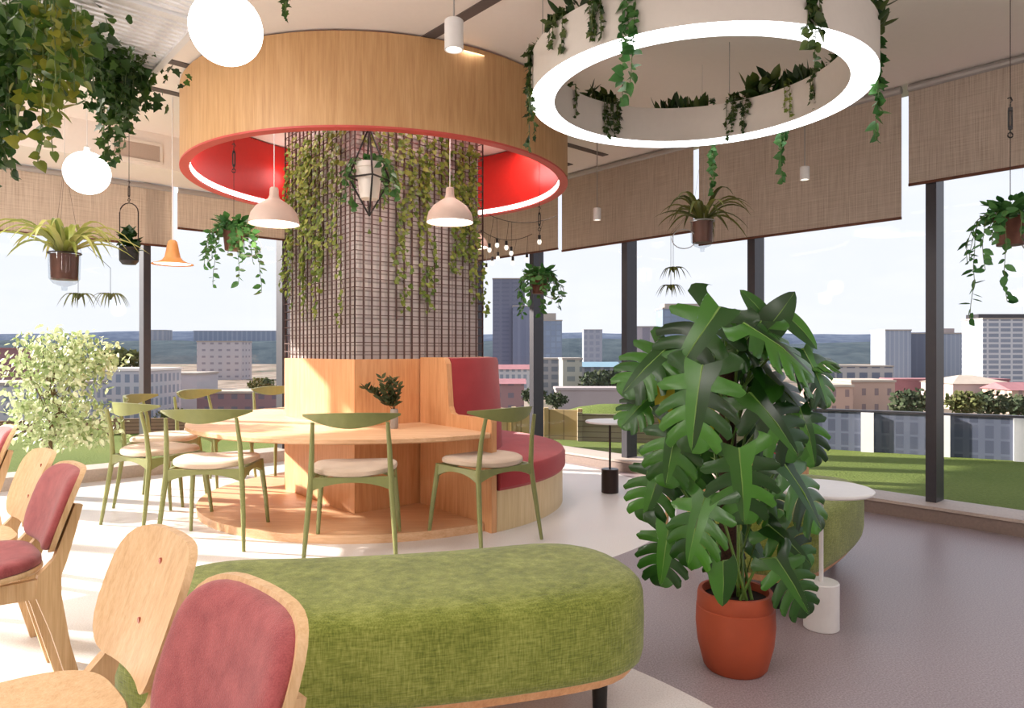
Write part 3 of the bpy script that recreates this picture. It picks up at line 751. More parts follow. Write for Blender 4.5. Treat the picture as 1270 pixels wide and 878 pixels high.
def rack_plant(spec, label, mat, T, size, clumps=()):
    t = thing('hanging_vine', label, 'plant', (0,0,0), 0, 'vines on the ceiling rack')
    fol, st = MB(), MB()
    for px, y0, y1, d, n, w in spec:
        for k in range(n):
            x = px+rnd.uniform(-w, w); p0 = P(x, y0+rnd.uniform(-4,8), d+rnd.uniform(-.12,.12)); p0.z = min(p0.z, RZ+.03)
            L = max(.08, p0.z-zat(y1, d))*(1 if k == 0 else rnd.uniform(.5,1))
            strand(fol, st, p0, L, T, size, .02, None, .3, jit=.7)
    for px, py, d, n, w, hh in clumps:
        c = P(px, py, d)
        for k in range(n):
            b = c+V((rnd.gauss(0,w), rnd.gauss(0,w), rnd.gauss(0,hh))); b.z = min(b.z, RZ+.09)
            fol.leaf(T, b, rv(1)+V((0,0,-.5)), rv(1)+V((0,-.6,.2)), size*rnd.uniform(.6,1.2))
    link('stems', st, M['stem'], t); link('foliage', fol, M[mat], t)
rack_plant([(145,55,165,2.75,8,34),(132,60,190,2.7,4,12),(165,60,150,2.8,5,16),(178,55,105,2.8,3,8),(120,60,140,2.65,5,12),(160,80,175,2.75,4,10)],
           'dark ivy tumbling over the right end of the ceiling rack', 'leaf_ivy', T_IVY, .042, ((145,78,2.72,210,.09,.06),(178,66,2.8,70,.035,.025),(125,50,2.6,80,.06,.035),(145,115,2.75,110,.06,.06)))
rack_plant([(62,0,165,1.75,4,14),(80,5,150,1.85,4,12),(45,0,180,1.8,3,10),(100,10,120,2.0,4,10),(75,30,175,2.0,3,16)],
           'yellow-green pothos with large leaves trailing from the middle of the ceiling rack', 'leaf_pothos', T_HEART, .037, ((70,30,1.85,60,.05,.05),(60,80,1.9,35,.04,.06)))
rack_plant([(4,0,205,2.2,9,8),(12,30,120,2.2,5,10),(30,0,110,2.0,5,9),(0,40,230,2.2,3,5)],
           'green vine hanging down the left edge of the frame from the ceiling rack', 'leaf_ivy', T_HEART, .042, ((8,110,2.2,90,.035,.09),(24,40,2.1,40,.04,.05),(66,70,2.2,80,.07,.06),(98,36,2.3,90,.06,.05)))
rack_plant([(354,-20,10,2.2,3,4)], 'small sprig of ivy hanging at the top edge right of the big globe lamp', 'leaf_ivy', T_IVY, .028)

# ---------------------------------------------------------------- monstera
PD = 2.42
pp = V(((912-CX)/F*PD, PD, 0))
t = thing('potted_monstera', 'tall monstera with big split leaves on a coir pole in a terracotta pot', 'plant', pp)
m = MB(); m.lathe([(.0001,0),(.098,0),(.108,.012),(.128,.09),(.134,.155),(.132,.215),(.128,.218),(.130,.222),(.128,.258),(.124,.27),(.112,.27),(.110,.24),(.0001,.24)], n=48); link('pot', m, M['terracotta'], t)
m = MB(); m.lathe([(.0001,.246),(.111,.242)], n=40); link('soil', m, M['soil'], t)
m = MB(); pole = V(((905-CX)/F*PD-pp.x, .02, 0))
m.tube([pole+V((0,0,.2)), pole+V((0,0,.6)), pole+V((0,0,1.1))], .029, 14); link('coir_pole', m, M['coir'], t)
def mleaf(fol, base, tip, nor, L, curl=.35, split=True, wd=.5, rib=None):
    """heart-shaped leaf with deep cuts between finger lobes"""
    t_ = tip.normalized(); w_ = nor.cross(t_).normalized(); n_ = t_.cross(w_)
    def pt(x, y): 
        z = -curl*(x*x*.55)-.22*abs(y)**1.7+.02*abs(y)
        return base+(t_*x+w_*y+n_*z)*L
    def hw(x):                                           # half width along the midrib
        x = max(0, min(1, x)); return wd*max(0,sin(pi*((x+.12)/1.12)**.66))**.62 if x < 1 else 0
    N = 6
    for s in (-1, 1):
        if not split:
            xs = [i/14 for i in range(15)]
            vs = []; fs = []
            for x in xs:
                for q in (0,.33,.66,1): vs.append(pt(x-(.16*q*q*(1-x)), s*hw(x)*q))
            for i in range(14):
                for q in range(3):
                    a = 4*i+q; f = (a, a+1, a+5, a+4); fs.append(f if s > 0 else f[::-1])
            fol.add(vs, fs, True); continue
        def q0f(x): return .27+.28*max(0, 1-x/.28)
        nx = 18
        vs = []; fs = []
        for i in range(nx+1):                            # unbroken core along the midrib
            x = i/nx
            for q in (0, .5, 1): vs.append(pt(x-(.10*q*(1-x)**3), s*hw(x)*q0f(x)*q))
        for i in range(nx):
            for q in range(2):
                a = 3*i+q; f = (a, a+3, a+4, a+1); fs.append(f[::-1] if s > 0 else f)
        for k in range(N):
            x0, x1 = k/N, (k+1)/N; b0 = len(vs); rows = 6; cs_ = 4
            for r in range(rows+1):
                u = r/rows
                g = min(1, u*1.25)*.095/N
                if u > .75: g += ((u-.75)/.25)**2*.16/N
                ga = g if k > 0 else 0; gb = g if k < N-1 else 0
                sw = (.20*u**1.5 if k > 1 else (-.13*u if k == 0 else .05*u))*(1 if k < N-1 else .3)
                for c in range(cs_+1):
                    x = (x0+ga)+(x1-gb-x0-ga)*c/cs_
                    q0 = q0f(x0+(x1-x0)*c/cs_); q = q0+(1-q0)*u; rr = q-(.08*(abs(c/cs_-.5)*2)**2 if r == rows else 0)-(.34*(1-c/cs_)**2*u*u if k == 0 else 0)
                    vs.append(pt(min(1.02, x+sw)-(.10*(1-x)**3), s*hw(x)*rr)-n_*(L*.03*u*(2*c/cs_-1)**2))
            for r in range(rows):
                for c in range(cs_):
                    a = b0+(cs_+1)*r+c; f = (a, a+1, a+cs_+2, a+cs_+1); fs.append(f if s < 0 else f[::-1])
        fol.add(vs, fs, True)
    # midrib
    (rib or fol).tube([pt(0,0)+n_*L*.004, pt(.5,0)+n_*L*.006, pt(.96,0)+n_*L*.004], [L*.013, L*.009, L*.003], 5)
fol, st, yl = MB(), MB(), MB()
ML = [ # centre px, tip px, length px, depth offset, split, facing tilt
 (866,418, 840,452, 118, -.10,1,.55),(803,452, 776,474, 92, -.05,1,.5),(793,503, 770,521, 66, .02,1,.3),
 (863,498, 848,556, 118, -.22,1,.25),(833,556, 822,592, 92, -.15,1,.35),(966,424, 1018,454, 118, -.15,1,.6),
 (939,378, 930,366, 46, .0,0,.3),(968,388, 980,372, 56, -.02,0,.2),(996,408, 1008,420, 50, .04,0,.4),(910,398, 900,388, 48, .02,0,.5),
 (1014,462, 1032,500, 84, .02,1,.4),(978,486, 1008,512, 96, .08,1,.4),(962,520, 996,558, 110, -.12,1,.35),(1004,536, 1012,566, 80, .0,1,.1),
 (921,598, 924,648, 104, -.26,1,.3),(997,606, 1030,652, 106, -.14,1,.3),(980,672, 1008,694, 80, -.05,1,.4),(984,722, 1006,756, 84, -.12,1,.25),
 (862,650, 842,694, 100, -.22,1,.35),(824,686, 816,724, 82, -.12,1,.3),(812,604, 796,642, 84, -.06,1,.25),(862,612, 846,598, 60, .08,1,.4),
 (898,722, 898,750, 52, -.26,0,.2),(935,676, 948,690, 46, .08,0,.4),(925,452, 950,480, 90, .12,1,.5),(885,455, 878,490, 90, .14,1,.5),
 (870,560, 858,600, 90, .14,1,.3),(950,560, 964,600, 90, .14,1,.3),(1000,440, 1026,440, 80, .1,1,.5),(845,470, 815,500, 86, .1,1,.4),
 (925,420, 905,440, 80, -.05,1,.7),(958,620, 972,660, 70, .1,1,.2),(985,450, 1014,478, 90, -.04,1,.5),
 (900,690, 885,720, 60, .12,1,.3)]
for cxp, cyp, tx, ty, L, dd, split, tilt in ML:
    d = PD+dd; c = P(cxp, cyp, d); tip = P(tx, ty, d)-c; tip.y -= .35*tip.length*rnd.uniform(.3,1); tip.normalize()
    Lm = L/F*d*(.9 if split else 1.05); base = c-tip*(Lm*.45)-pp
    out = V((base.x*1.2, -1, 0)).normalized()
    nor = (out*(1-tilt)+V((0,0,1))*(.30+tilt)+rv(.34)).normalized()
    nor = (nor-tip*nor.dot(tip)).normalized()
    mleaf(fol, base, tip, nor, Lm, .34, bool(split), .53 if split else .36, st)
    z0 = max(.27, base.z-.28) if cyp > 560 else max(.4, base.z-.22)
    s0 = pole+V((rnd.uniform(-.03,.03), rnd.uniform(-.03,.02), z0))
    if cyp > 560: s0 = V((rnd.uniform(-.05,.05), rnd.uniform(-.05,.05), .25))
    mid = s0.lerp(base, .55)+V((0,0,.06))
    st.tube([s0, mid, base], [.006,.005,.004], 6)
for cxp, cyp, tx, ty in ((823,506, 821,530),(876,522, 880,546)):
    d = PD-.05; c = P(cxp, cyp, d); tip = (P(tx,ty,d)-c).normalized(); mleaf(yl, c-tip*.06-pp, tip, V((-.3,-1,.3)), .13, .2, False, .26)
link('foliage', fol, M['monstera'], t); link('stems', st, plain('monstera stems', srgb(110,146,66), .45), t); link('yellow_leaf', yl, M['yellow_leaf'], t)['label'] = 'yellowing leaves'

# ---------------------------------------------------------------- ficus by the left window
FD = 4.75; fp = V(((62-CX)/F*FD, FD, 0))
t = thing('potted_ficus', 'pale variegated ficus tree standing by the left windows', 'plant', fp)
m = MB(); m.lathe([(.0001,0),(.12,0),(.15,.26),(.155,.28),(.14,.28),(.138,.25),(.0001,.25)], n=32); link('pot', m, M['concrete'], t)
st, fol = MB(), MB()
st.tube([(0,0,.24),(.005,0,.4),(.0,0,.55),(.02,0,.85),(.05,0,1.15)], [.016,.014,.012,.009,.004], 8)
st.tube([(0,0,.38),(-.06,.02,.48),(-.16,.03,.62)], [.009,.007,.003], 6)
cr = [(75,430,44,26),(50,455,34,24),(105,440,40,26),(70,480,52,26),(45,515,40,22),(100,520,42,26),(75,520,50,30),(60,425,30,14),(118,450,28,14),(120,535,26,16),(35,500,24,16),(80,455,50,26),(70,540,46,16),(30,455,18,10)]
for px, py, rx, ry in cr:
    c = P(px, py, FD)-fp
    for k in range(int(rx*ry*.23)):
        a = rnd.uniform(0,2*pi); q = rnd.random()**.5
        b = c+V((cos(a)*q*rx/F*FD, rnd.uniform(-.2,.2), sin(a)*q*ry/F*FD))
        fol.leaf(T_OVAL, b, rv(1)+V((0,0,-.7)), V((0,-.5,.6))+rv(.9), rnd.uniform(.034,.056), 1.15)
for k in range(30):
    px, py, rx, ry = rnd.choice(cr); c = P(px+rnd.uniform(-.4,.4)*rx, py, FD)-fp
    s0 = V((.02,0,rnd.uniform(.5,.95))); st.tube([s0, s0.lerp(c,.5)+V((0,0,.03)), c], [.004,.003,.0015], 4)
link('stems', st, M['bark'], t); link('foliage', fol, M['leaf_ficus'], t)

# ---------------------------------------------------------------- green benches (curved poufs)
def bench_outline(rc, hw, a0, a1, off=0.0, n=26, pw=2.6):
    """outline about the column centre; a0..a1 are the centres of the rounded ends"""
    pts = []; w = hw-off
    for i in range(n+1):                                  # outer side
        a = a0+(a1-a0)*i/n; pts.append((rc+w, a, 0))
    for i in range(1, 16):                                # end cap at a1
        q = pi/2-pi*i/16; pts.append((rc+w*math.copysign(abs(sin(q))**(2/pw), sin(q)), a1, w*abs(cos(q))**(2/pw)))
    for i in range(n+1):
        a = a1+(a0-a1)*i/n; pts.append((rc-w, a, 0))
    for i in range(1, 16):
        q = -pi/2+pi*i/16; pts.append((rc+w*math.copysign(abs(sin(q))**(2/pw), sin(q)), a0, -w*abs(cos(q))**(2/pw)))
    return [V((cx+r*sin(a)+s*cos(a), cy-r*cos(a)+s*sin(a), 0)) for r, a, s in pts]
def bench(rc, hw, a0, a1, label, top=.42):
    am = (a0+a1)/2; base = V((cx+rc*sin(am), cy-rc*cos(am), 0))
    t = thing('pouf_bench', label, 'bench', base, 0, 'curved green benches')
    def lv(z, off): return [p+V((0,0,z))-base for p in bench_outline(rc, hw, a0, a1, off)]
    m = MB(); m.loft([lv(.165,.012), lv(.172,.002), lv(.20,-.004), lv(.3,-.006), lv(top-.05,-.003), lv(top-.03,.004), lv(top-.014,.02), lv(top-.004,.05), lv(top+.002,.10), lv(top+.004,.15)])
    link('upholstery', m, M['green_velvet'], t, sharp=60)
    m = MB(); m.loft([lv(.13,.04), lv(.135,.03), lv(.165,.012)], smooth=False); link('wood_plate', m, M['oak_orange'], t)
    for a, s in ((a0-R(2.5),-1),(a0-R(2.5),1),(a1+R(2.5),-1),(a1+R(2.5),1)):
        r = rc+s*hw*.45; c = V((cx+r*sin(a), cy-r*cos(a), 0))-base
        m = MB(); m.lathe([(.0001,0),(.022,0),(.026,.13),(.0001,.13)], c.x, c.y, 14); link('leg', m, M['black'], t)
bench(3.22, .30, R(3.2), R(19.3), 'large curved green bench in the foreground before the round table')
bench(2.97, .285, R(45.5), R(57.6), 'curved green bench at right behind the monstera')

# ---------------------------------------------------------------- side tables
def side_table(p, mat, topm, label):
    t = thing('side_table', label, 'side table', p, 0, None)
    m = MB(); m.lathe([(.0001,.545),(.187,.545),(.192,.55),(.192,.556),(.187,.56),(.0001,.56)], n=56); link('table_top', m, topm, t)
    m = MB(); m.tube([(0,0,.18),(0,0,.546)], .0085, 12); link('post', m, mat, t)
    m = MB(); m.lathe([(.0001,0),(.064,0),(.067,.003),(.067,.181),(.064,.185),(.0001,.185)], n=40); link('base', m, mat, t)
q = P(1019, 769, 2.84); side_table((1.233, 2.765, 0), M['white_metal'], M['white_metal'], 'white round side table with a cylinder foot beside the terracotta pot')
q = P(756.5, 608, 5.42); side_table((q.x, 5.42, 0), M['bronze'], M['white_metal'], 'small round side table with a dark cylinder foot near the right windows')

# ---------------------------------------------------------------- low stools behind the monstera
q = G_(966, 4.75); t = thing('round_stool', 'low round wooden stool with a red cushion, glimpsed behind the monstera', 'stool', q)
m = MB(); m.lathe([(.0001,.38),(.165,.38),(.18,.39),(.182,.42),(.17,.445),(.12,.455),(.0001,.457)], n=40); link('seat_cushion', m, M['red_fabric'], t)
m = MB(); m.lathe([(.0001,0),(.165,0),(.185,.03),(.19,.36),(.185,.38),(.0001,.38)], n=40); link('stool_body', m, M['oak_orange'], t)
q = G_(850, 3.95); t = thing('low_table', 'low round wooden coffee table left of the monstera stem', 'table', q)
m = MB(); m.lathe([(.0001,.315),(.145,.315),(.15,.32),(.15,.338),(.145,.343),(.0001,.343)], n=40); link('table_top', m, M['oak_orange'], t)
for k in range(3):
    a = k*2*pi/3+.5; m = MB(); m.tube([(.09*cos(a),.09*sin(a),.318),(.125*cos(a),.125*sin(a),0)], [.014,.010], 8); link('leg', m, M['oak_chair'], t)

# ---------------------------------------------------------------- green dining chairs round the table
def green_chair(label):
    t = thing('dining_chair', label, 'chair', (0,0,0), 0, 'olive chairs around the round table')
    for s in (-1,1):
        m = MB(); m.tube([(-.255,s*.235,0),(-.225,s*.222,.2),(-.195,s*.205,.43),(-.21,s*.198,.6),(-.24,s*.19,.735)], [.010,.0135,.016,.013,.010], 10); link('leg', m, M['olive'], t)
        m = MB(); m.tube([(.215,s*.235,0),(.195,s*.222,.2),(.165,s*.2,.445)], [.010,.0135,.0165], 10); link('leg', m, M['olive'], t)
    # seat frame: arched aprons
    m = MB()
    def apron(p, q, z1=.445, deep=.07, mid=.028, th=.011, n=12):
        p, q = V(p), V(q); d = (q-p).normalized(); s = V((-d.y,d.x,0))*th
        top = [(i/n, z1-.012*sin(pi*i/n)*0) for i in range(n+1)]; bot = [(i/n, z1-(mid+(deep-mid)*abs(2*i/n-1)**2.2)) for i in range(n+1)]
        poly = top+bot[::-1]
        m.prism(poly, lambda a: p.lerp(q,a[0])-s+V((0,0,a[1])), lambda a: p.lerp(q,a[0])+s+V((0,0,a[1])))
    apron((-.195,-.205,0),(-.195,.205,0)); apron((-.195,.205,0),(.165,.2,0)); apron((.165,.2,0),(.165,-.2,0)); apron((.165,-.2,0),(-.195,-.205,0))
    link('seat_frame', m, M['olive'], t)
    m = MB(); n = 36
    def se(r, z, k=1):
        o = []
        for i in range(n):
            a = 2*pi*i/n; c, s = cos(a), sin(a); pw = 2/2.5
            x = math.copysign(abs(c)**pw, c)*.215*r; y = math.copysign(abs(s)**pw, s)*.222*r*(1.03+.05*c)
            o.append((x-.005, y, z+.012*(y/.22)**2))
        return o
    m.loft([se(.94,.446), se(.99,.451), se(1.0,.460), se(.985,.473), se(.93,.482), se(.8,.486), se(.4,.482)]); link('seat_cushion', m, M['beige_fabric'], t)
    # boomerang back rail
    m = MB(); rings = []; n = 24
    for i in range(n+1):
        y = -.25+.50*i/n; q = y/.25; x = -.262+.105*q*q
        hgt = .012+.070*(max(0,1-abs(q)**1.8))**1.0; zt = .785-.012*q*q
        th = .008+.006*(1-abs(q)); nx = V((1, -2*.105*q/.25, 0)).normalized()
        c = V((x,y,0)); tilt = -.012*(hgt/.08)
        rings.append([c+nx*th+V((tilt*-.5,0,zt)), c+nx*(th*.9)+V((.5*-tilt+.006,0,zt-hgt)), c-nx*(th*.9)+V((.5*-tilt+.006,0,zt-hgt)), c-nx*th+V((tilt*-.5,0,zt))])
    m.loft(rings, smooth=True); link('backrest', m, M['olive'], t, sharp=50)
    return t
GC = None
def place_green(px, d, ang_off, label, r=None):
    global GC
    x = (px-CX)/F*d; c = V((x, d, 0)); dirv = (V((cx,cy,0))-c); rz = atan2(dirv.y, dirv.x)+R(ang_off)
    f = V((cos(rz), sin(rz), 0)); loc = c+f*.255
    if GC is None:
        GC = green_chair(label); GC.location = loc; GC.rotation_euler = (0,0,rz)
    else: dup(GC, loc, rz, label)
place_green(434, 3.56, 2, 'olive chair with beige seat in front centre of the round table, before the vase')
place_green(636, 3.90, 8, 'olive chair with beige seat at the front right, beside the red banquette')
place_green(248, 3.80, 30, 'olive chair with beige seat at the front left of the round table')
place_green(150, 4.28, 24, 'olive chair with beige seat at the left end of the table, seen side on')
place_green(160, 5.10, 0, 'olive chair behind the side-on chair at the left end of the table')
place_green(236, 5.78, 0, 'sunlit olive chair at the back left of the table before the pale wall outside')
place_green(338, 6.35, 0, 'sunlit olive chair at the back of the table half hidden by the column')

# ---------------------------------------------------------------- wooden foreground chairs
def shell_rows(zs, thick, xo, inset=0.0, ny=14):
    """curved shield panel: rows of (z, half width)"""
    front, back = [], []
    for z, hw in zs:
        fr, bk = [], []
        for i in range(ny+1):
            q = 2*i/ny-1; y = q*hw
            x = -.205-.36*(z-.45)+.040*(y/.21)**2+xo
            fr.append(V((x,y,z))); bk.append(V((x-thick,y,z)))
        front.append(fr); back.append(bk)
    m = MB(); rings = []
    for fr, bk in zip(front, back): rings.append(fr+bk[::-1])
    m.loft(rings, True, True, True); return m
BZ = [(.484,.110),(.486,.128),(.492,.148),(.503,.165),(.52,.180),(.545,.191),(.575,.197),(.62,.199),(.66,.197),(.685,.190),(.703,.178),(.716,.162),(.724,.144),(.729,.120),(.731,.09)]
def bz_in(s, a, b):
    z0, z1 = BZ[0][0]+a, BZ[-1][0]-b; k = (z1-z0)/(BZ[-1][0]-BZ[0][0])
    return [(z0+(z-BZ[0][0])*k, w-s) for z, w in BZ]
def wood_chair(label, padded, group):
    t = thing('dining_chair', label, 'chair', (0,0,0), 0, group)
    link('backrest', shell_rows(BZ, .016, 0), M['oak_chair'], t, sharp=50)
    if padded:
        zs = bz_in(.007,.007,.007); m = MB(); rings = []; ny = 22; nz = 24
        def hwz(z):
            for (za, wa), (zb, wb) in zip(zs[:-1], zs[1:]):
                if z <= zb: return wa+(wb-wa)*(z-za)/(zb-za)
            return zs[-1][1]
        for k in range(nz+1):
            qz = 1-2*k/nz; qz = math.copysign(1-(1-abs(qz))**1.6, qz); z = zs[0][0]+(zs[-1][0]-zs[0][0])*(1-qz)/2; hw = hwz(z); fr, bk = [], []
            for i in range(ny+1):
                q = 2*i/ny-1; q = math.copysign(1-(1-abs(q))**1.6, q); y = q*hw
                x = -.205-.36*(z-.45)+.040*(y/.21)**2+.002
                b = .006+.024*max(0,1-abs(q)**9)**.6*max(0,1-abs(qz)**9)**.6
                fr.append(V((x+b,y,z))); bk.append(V((x-.002,y,z)))
            rings.append(fr+bk[::-1])
        m.loft(rings, True, True, True); link('back_cushion', m, M['rose_fabric'], t, sharp=75)
    def so(k, z):
        o = []
        for i in range(40):
            a = 2*pi*i/40; c, s = cos(a), sin(a); pw = 2/3.2
            x = math.copysign(abs(c)**pw, c)*.215*k; y = math.copysign(abs(s)**pw, s)*(.205+.02*c)*k
            o.append((x+.01, y, z+.010*(y/.2)**2+.012*max(0,-x/.2)**2))
        return o
    m = MB(); m.loft([so(.97,.418), so(1,.424), so(1,.430), so(.98,.436), so(.6,.432)]); link('seat', m, M['oak_chair'], t, sharp=50)
    if padded:
        m = MB(); m.loft([so(.95,.435), so(.985,.44), so(.98,.456), so(.94,.468), so(.8,.474), so(.4,.474)]); link('seat_cushion', m, M['rose_fabric'], t, sharp=60)
    for s in (-1,1):
        prof = [(-.305,0),(-.272,0),(-.205,.25),(-.165,.37),(-.172,.43),(-.212,.47),(-.268,.63),(-.289,.625),(-.268,.54),(-.246,.46),(-.232,.42),(-.232,.36),(-.256,.2)]
        m = MB(); m.prism(prof, lambda p: V((p[0], s*.150-.014, p[1])), lambda p: V((p[0], s*.150+.014, p[1]))); link('leg', m, M['oak_chair'], t)
        m = MB(); m.hexa([(.175,s*.18-.012,0),(.198,s*.18-.012,0),(.198,s*.18+.012,0),(.175,s*.18+.012,0),(.14,s*.165-.015,.415),(.185,s*.165-.015,.415),(.185,s*.165+.015,.415),(.14,s*.165+.015,.415)]); link('leg', m, M['oak_chair'], t)
        m = MB(); m.prism([(-.19,.36),(.16,.375),(.16,.418),(-.19,.418)], lambda p: V((p[0], s*.15-.011, p[1])), lambda p: V((p[0], s*.15+.011, p[1]))); link('side_rail', m, M['oak_chair'], t)
    m = MB(); m.box(.14,.165,-.16,.16,.37,.418); link('cross_rail', m, M['oak_chair'], t)
    if not padded:
        for y, z in ((-.02,.675),(-.02,.565)):
            x = -.205-.36*(z-.45)+.0015
            m = MB(); m.tube([(x-.006,y,z),(x+.001,y,z)], .0065, 14); k = link('screw_plug', m, plain('rust red plug', srgb(172,88,62), .5), t)
        for x in (-.09,.10):
            m = MB(); m.tube([(x,0,.425),(x,0,.436)], .0075, 14); link('screw_plug', m, plain('rust red plug', srgb(172,88,62), .5), t)
    return t
TH = R(-136)
def back_at(px, ytop, th):                                # chair whose back top is seen there
    d = (H-.728)*F/(ytop-HY); c = V(((px-CX)/F*d, d, 0)); return c+V((cos(th), sin(th), 0))*.29
g = 'wooden chairs in the left foreground'
wc = wood_chair('bare wooden chair in the left foreground with two screw plugs in its back', False, g)
wc.location = back_at(206, 665, TH); wc.rotation_euler = (0,0,TH)
pc = wood_chair('nearest wooden chair with a rose padded back, at the bottom edge before the green bench', True, g)
pc.location = back_at(318, 735, R(-136)); pc.rotation_euler = (0,0,R(-136))
dup(pc, back_at(88, 577, TH), TH, 'wooden chair with rose padded back and rose seat standing at the left', g)
dup(wc, back_at(54, 560, TH), TH, 'bare wooden chair just behind the rose padded chair at the left', g)
dup(pc, back_at(10, 529, TH), TH, 'rose padded wooden chair cut off by the left edge of the frame', g)

# ---------------------------------------------------------------- outside: terrace, fences
fp0 = V((4.02,8.04,0)); fd = V((-.876,.482,0))
def fence_pt(px): k = (px-CX)/F; s = (k*fp0.y-fp0.x)/(fd.x-k*fd.y); return fp0+fd*s
t = thing('parapet_fence', 'blue-grey panelled parapet with white posts beyond the right lawn', 'fence')
fm = facade('blue grey louvre', srgb(92,98,116), srgb(70,76,94), .055, .16, .012, 0, .6, srgb(84,90,108))
def slab(mb, p, q, z0, z1, th):
    d = (q-p).normalized(); s = V((-d.y,d.x,0))*th
    mb.hexa([p-s+V((0,0,z0)), q-s+V((0,0,z0)), q+s+V((0,0,z0)), p+s+V((0,0,z0)), p-s+V((0,0,z1)), q-s+V((0,0,z1)), q+s+V((0,0,z1)), p+s+V((0,0,z1))])
pxs = [1004, 1073, 1166, 1262, 1380, 1520]
for a, b in zip(pxs[:-1], pxs[1:]):
    m = MB(); slab(m, fence_pt(a), fence_pt(b), -.05, .40, .03); link('panel', m, fm, t)
    c = MB(); slab(c, fence_pt(a), fence_pt(b), .40, .425, .045); link('coping', c, M['mullion'], t)
for a in pxs[1:]:
    q = fence_pt(a); m = MB(); slab(m, q-fd*.065-V((0,.05,0)), q+fd*.065-V((0,.05,0)), -.05, .40, .04); link('post', m, M['white_metal'], t)
def fence(pa, pb, z1, mat, label, posts=4):
    t = thing('wooden_fence', label, 'fence'); m = MB(); slab(m, pa, pb, -.05, z1, .025); link('board_panel', m, mat, t)
    for i in range(posts):
        q = pa.lerp(pb, i/(posts-1)); m = MB(); m.box(q.x-.03,q.x+.03,q.y-.06,q.y+.03,-.05,z1+.02); link('post', m, mat, t)
def G(px, d): return V(((px-CX)/F*d, d, 0))
fw = facade('pale fence boards', srgb(150,128,96), srgb(192,168,128), .12, 5, .006, 0, .8, srgb(182,158,118))
fg = facade('weathered fence boards', srgb(108,98,84), srgb(142,132,112), 8, .07, .006, 0, .8, srgb(130,122,104))
fence(G(560,9.6), G(719,9.0), .34, fw, 'pale upright board fence on the lawn right of the column', 5)
fence(G(719,8.95), G(1006,8.3), .30, fg, 'weathered horizontal board fence behind the dark side table', 5)
fb_ = facade('brown slat fence', srgb(104,82,68), srgb(150,124,104), 9, .05, .006, 0, .8, srgb(138,112,94))
fence(G(-420,8.6), G(600,10.8), .16, fb_, 'low brown slatted fence outside the left windows', 9)

lp = [fence_pt(1520), fence_pt(1004)+V((0,.1,0)), G(719,9.05), G(560,9.65), G(598,10.85), G(-420,8.65), V((-13,1,0)), V((-13,-4,0)), V((14,-4,0))]
m = MB(); m.prism(lp, lambda p: V((p.x,p.y,-.5)), lambda p: V((p.x,p.y,-.05))); struct('lawn_ground', m, M['lawn'])
# ---------------------------------------------------------------- outside: town and hills
GZ = -16.0
m = MB(); m.add([(-2500,14,GZ),(2500,14,GZ),(2500,3000,GZ),(-2500,3000,GZ)], [(0,1,2,3)])
def town_mat():
    t = NT('town ground'); a = t.noise(t.coords((1,.25,1)), .035, 6, .7)
    c = t.ramp(a, [(.3, srgb(72,82,74)), (.45, srgb(120,108,98)), (.55, srgb(150,136,126)), (.66, srgb(92,104,84)), (.8, srgb(168,156,148))])
    return t.bsdf(c, .95, 0, .05)
struct('town_ground', m, town_mat())
def hills(name, d, base, amp, seed, mat):
    m = MB(); n = 160; vs = []; fs = []
    for i in range(n+1):
        x = -2.2*d+4.4*d*i/n
        yt = base+amp*(NZ.fractal(V((x/d*3.1+seed, seed, 0)), .9, 2.1, 5))
        for k, (f, dy) in enumerate(((0,0),(.6,40),(1,140))): vs.append((x, d+dy, GZ+f*(zat(yt, d)-GZ) if k else GZ))
        vs.append((x, d+400, GZ))
    for i in range(n):
        for k in range(3): fs.append((4*i+k, 4*i+4+k, 4*i+5+k, 4*i+1+k))
    m.add(vs, fs, True); struct(name, m, mat)
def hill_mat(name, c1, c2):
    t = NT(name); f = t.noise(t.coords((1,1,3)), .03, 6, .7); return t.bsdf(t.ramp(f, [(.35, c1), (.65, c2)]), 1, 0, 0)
hills('far_hills', 1500, 411, 5, 3.3, hill_mat('blue hills', srgb(78,88,108), srgb(98,108,126)))  # distance haze is put into the bluish hill colour
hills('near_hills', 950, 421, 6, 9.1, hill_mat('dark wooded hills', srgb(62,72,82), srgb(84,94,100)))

def building(name, px0, px1, ytop, d, label, mat, roofmat=None, depth=14, parts=(), cat='building', rot=0, roof=None):
    x0, x1 = (px0-CX)/F*d, (px1-CX)/F*d; zt = zat(ytop, d); w = x1-x0
    t = thing(name, label, cat, ((x0+x1)/2, d+depth/2, GZ), R(rot))
    hgt = zt-GZ; m = MB()
    m.box(-w/2, w/2, -depth/2, depth/2, 0, hgt); link('facade', m, mat, t)
    r = MB()
    if roof == 'gable':
        rh = w*.12; r.prism([(-depth/2-.6,hgt),(depth/2+.6,hgt),(0,hgt+max(1.2,rh))], lambda p: V((-w/2-.6,p[0],p[1])), lambda p: V((w/2+.6,p[0],p[1])))
    elif roof == 'hip':
        r.add([(-w/2-.5,-depth/2-.5,hgt),(w/2+.5,-depth/2-.5,hgt),(w/2+.5,depth/2+.5,hgt),(-w/2-.5,depth/2+.5,hgt),(-w*.12,0,hgt+w*.13),(w*.12,0,hgt+w*.13)], [(0,1,5,4),(1,2,5),(2,3,4,5),(3,0,4),(3,2,1,0)])
    else:
        r.box(-w/2-.25, w/2+.25, -depth/2-.25, depth/2+.25, hgt, hgt+.6)
    link('roof', r, roofmat or M['concrete'], t)
    for nm, a, b, y1, mt in parts:                        # extra blocks on the roof, px0, px1, top y
        pz = zat(y1, d)-GZ; q = MB(); mid = (x0+x1)/2
        q.box((a-CX)/F*d-mid, (b-CX)/F*d-mid, -depth*.3, depth*.3, hgt, pz); link(nm, q, mt, t)
    return t
fmat = facade
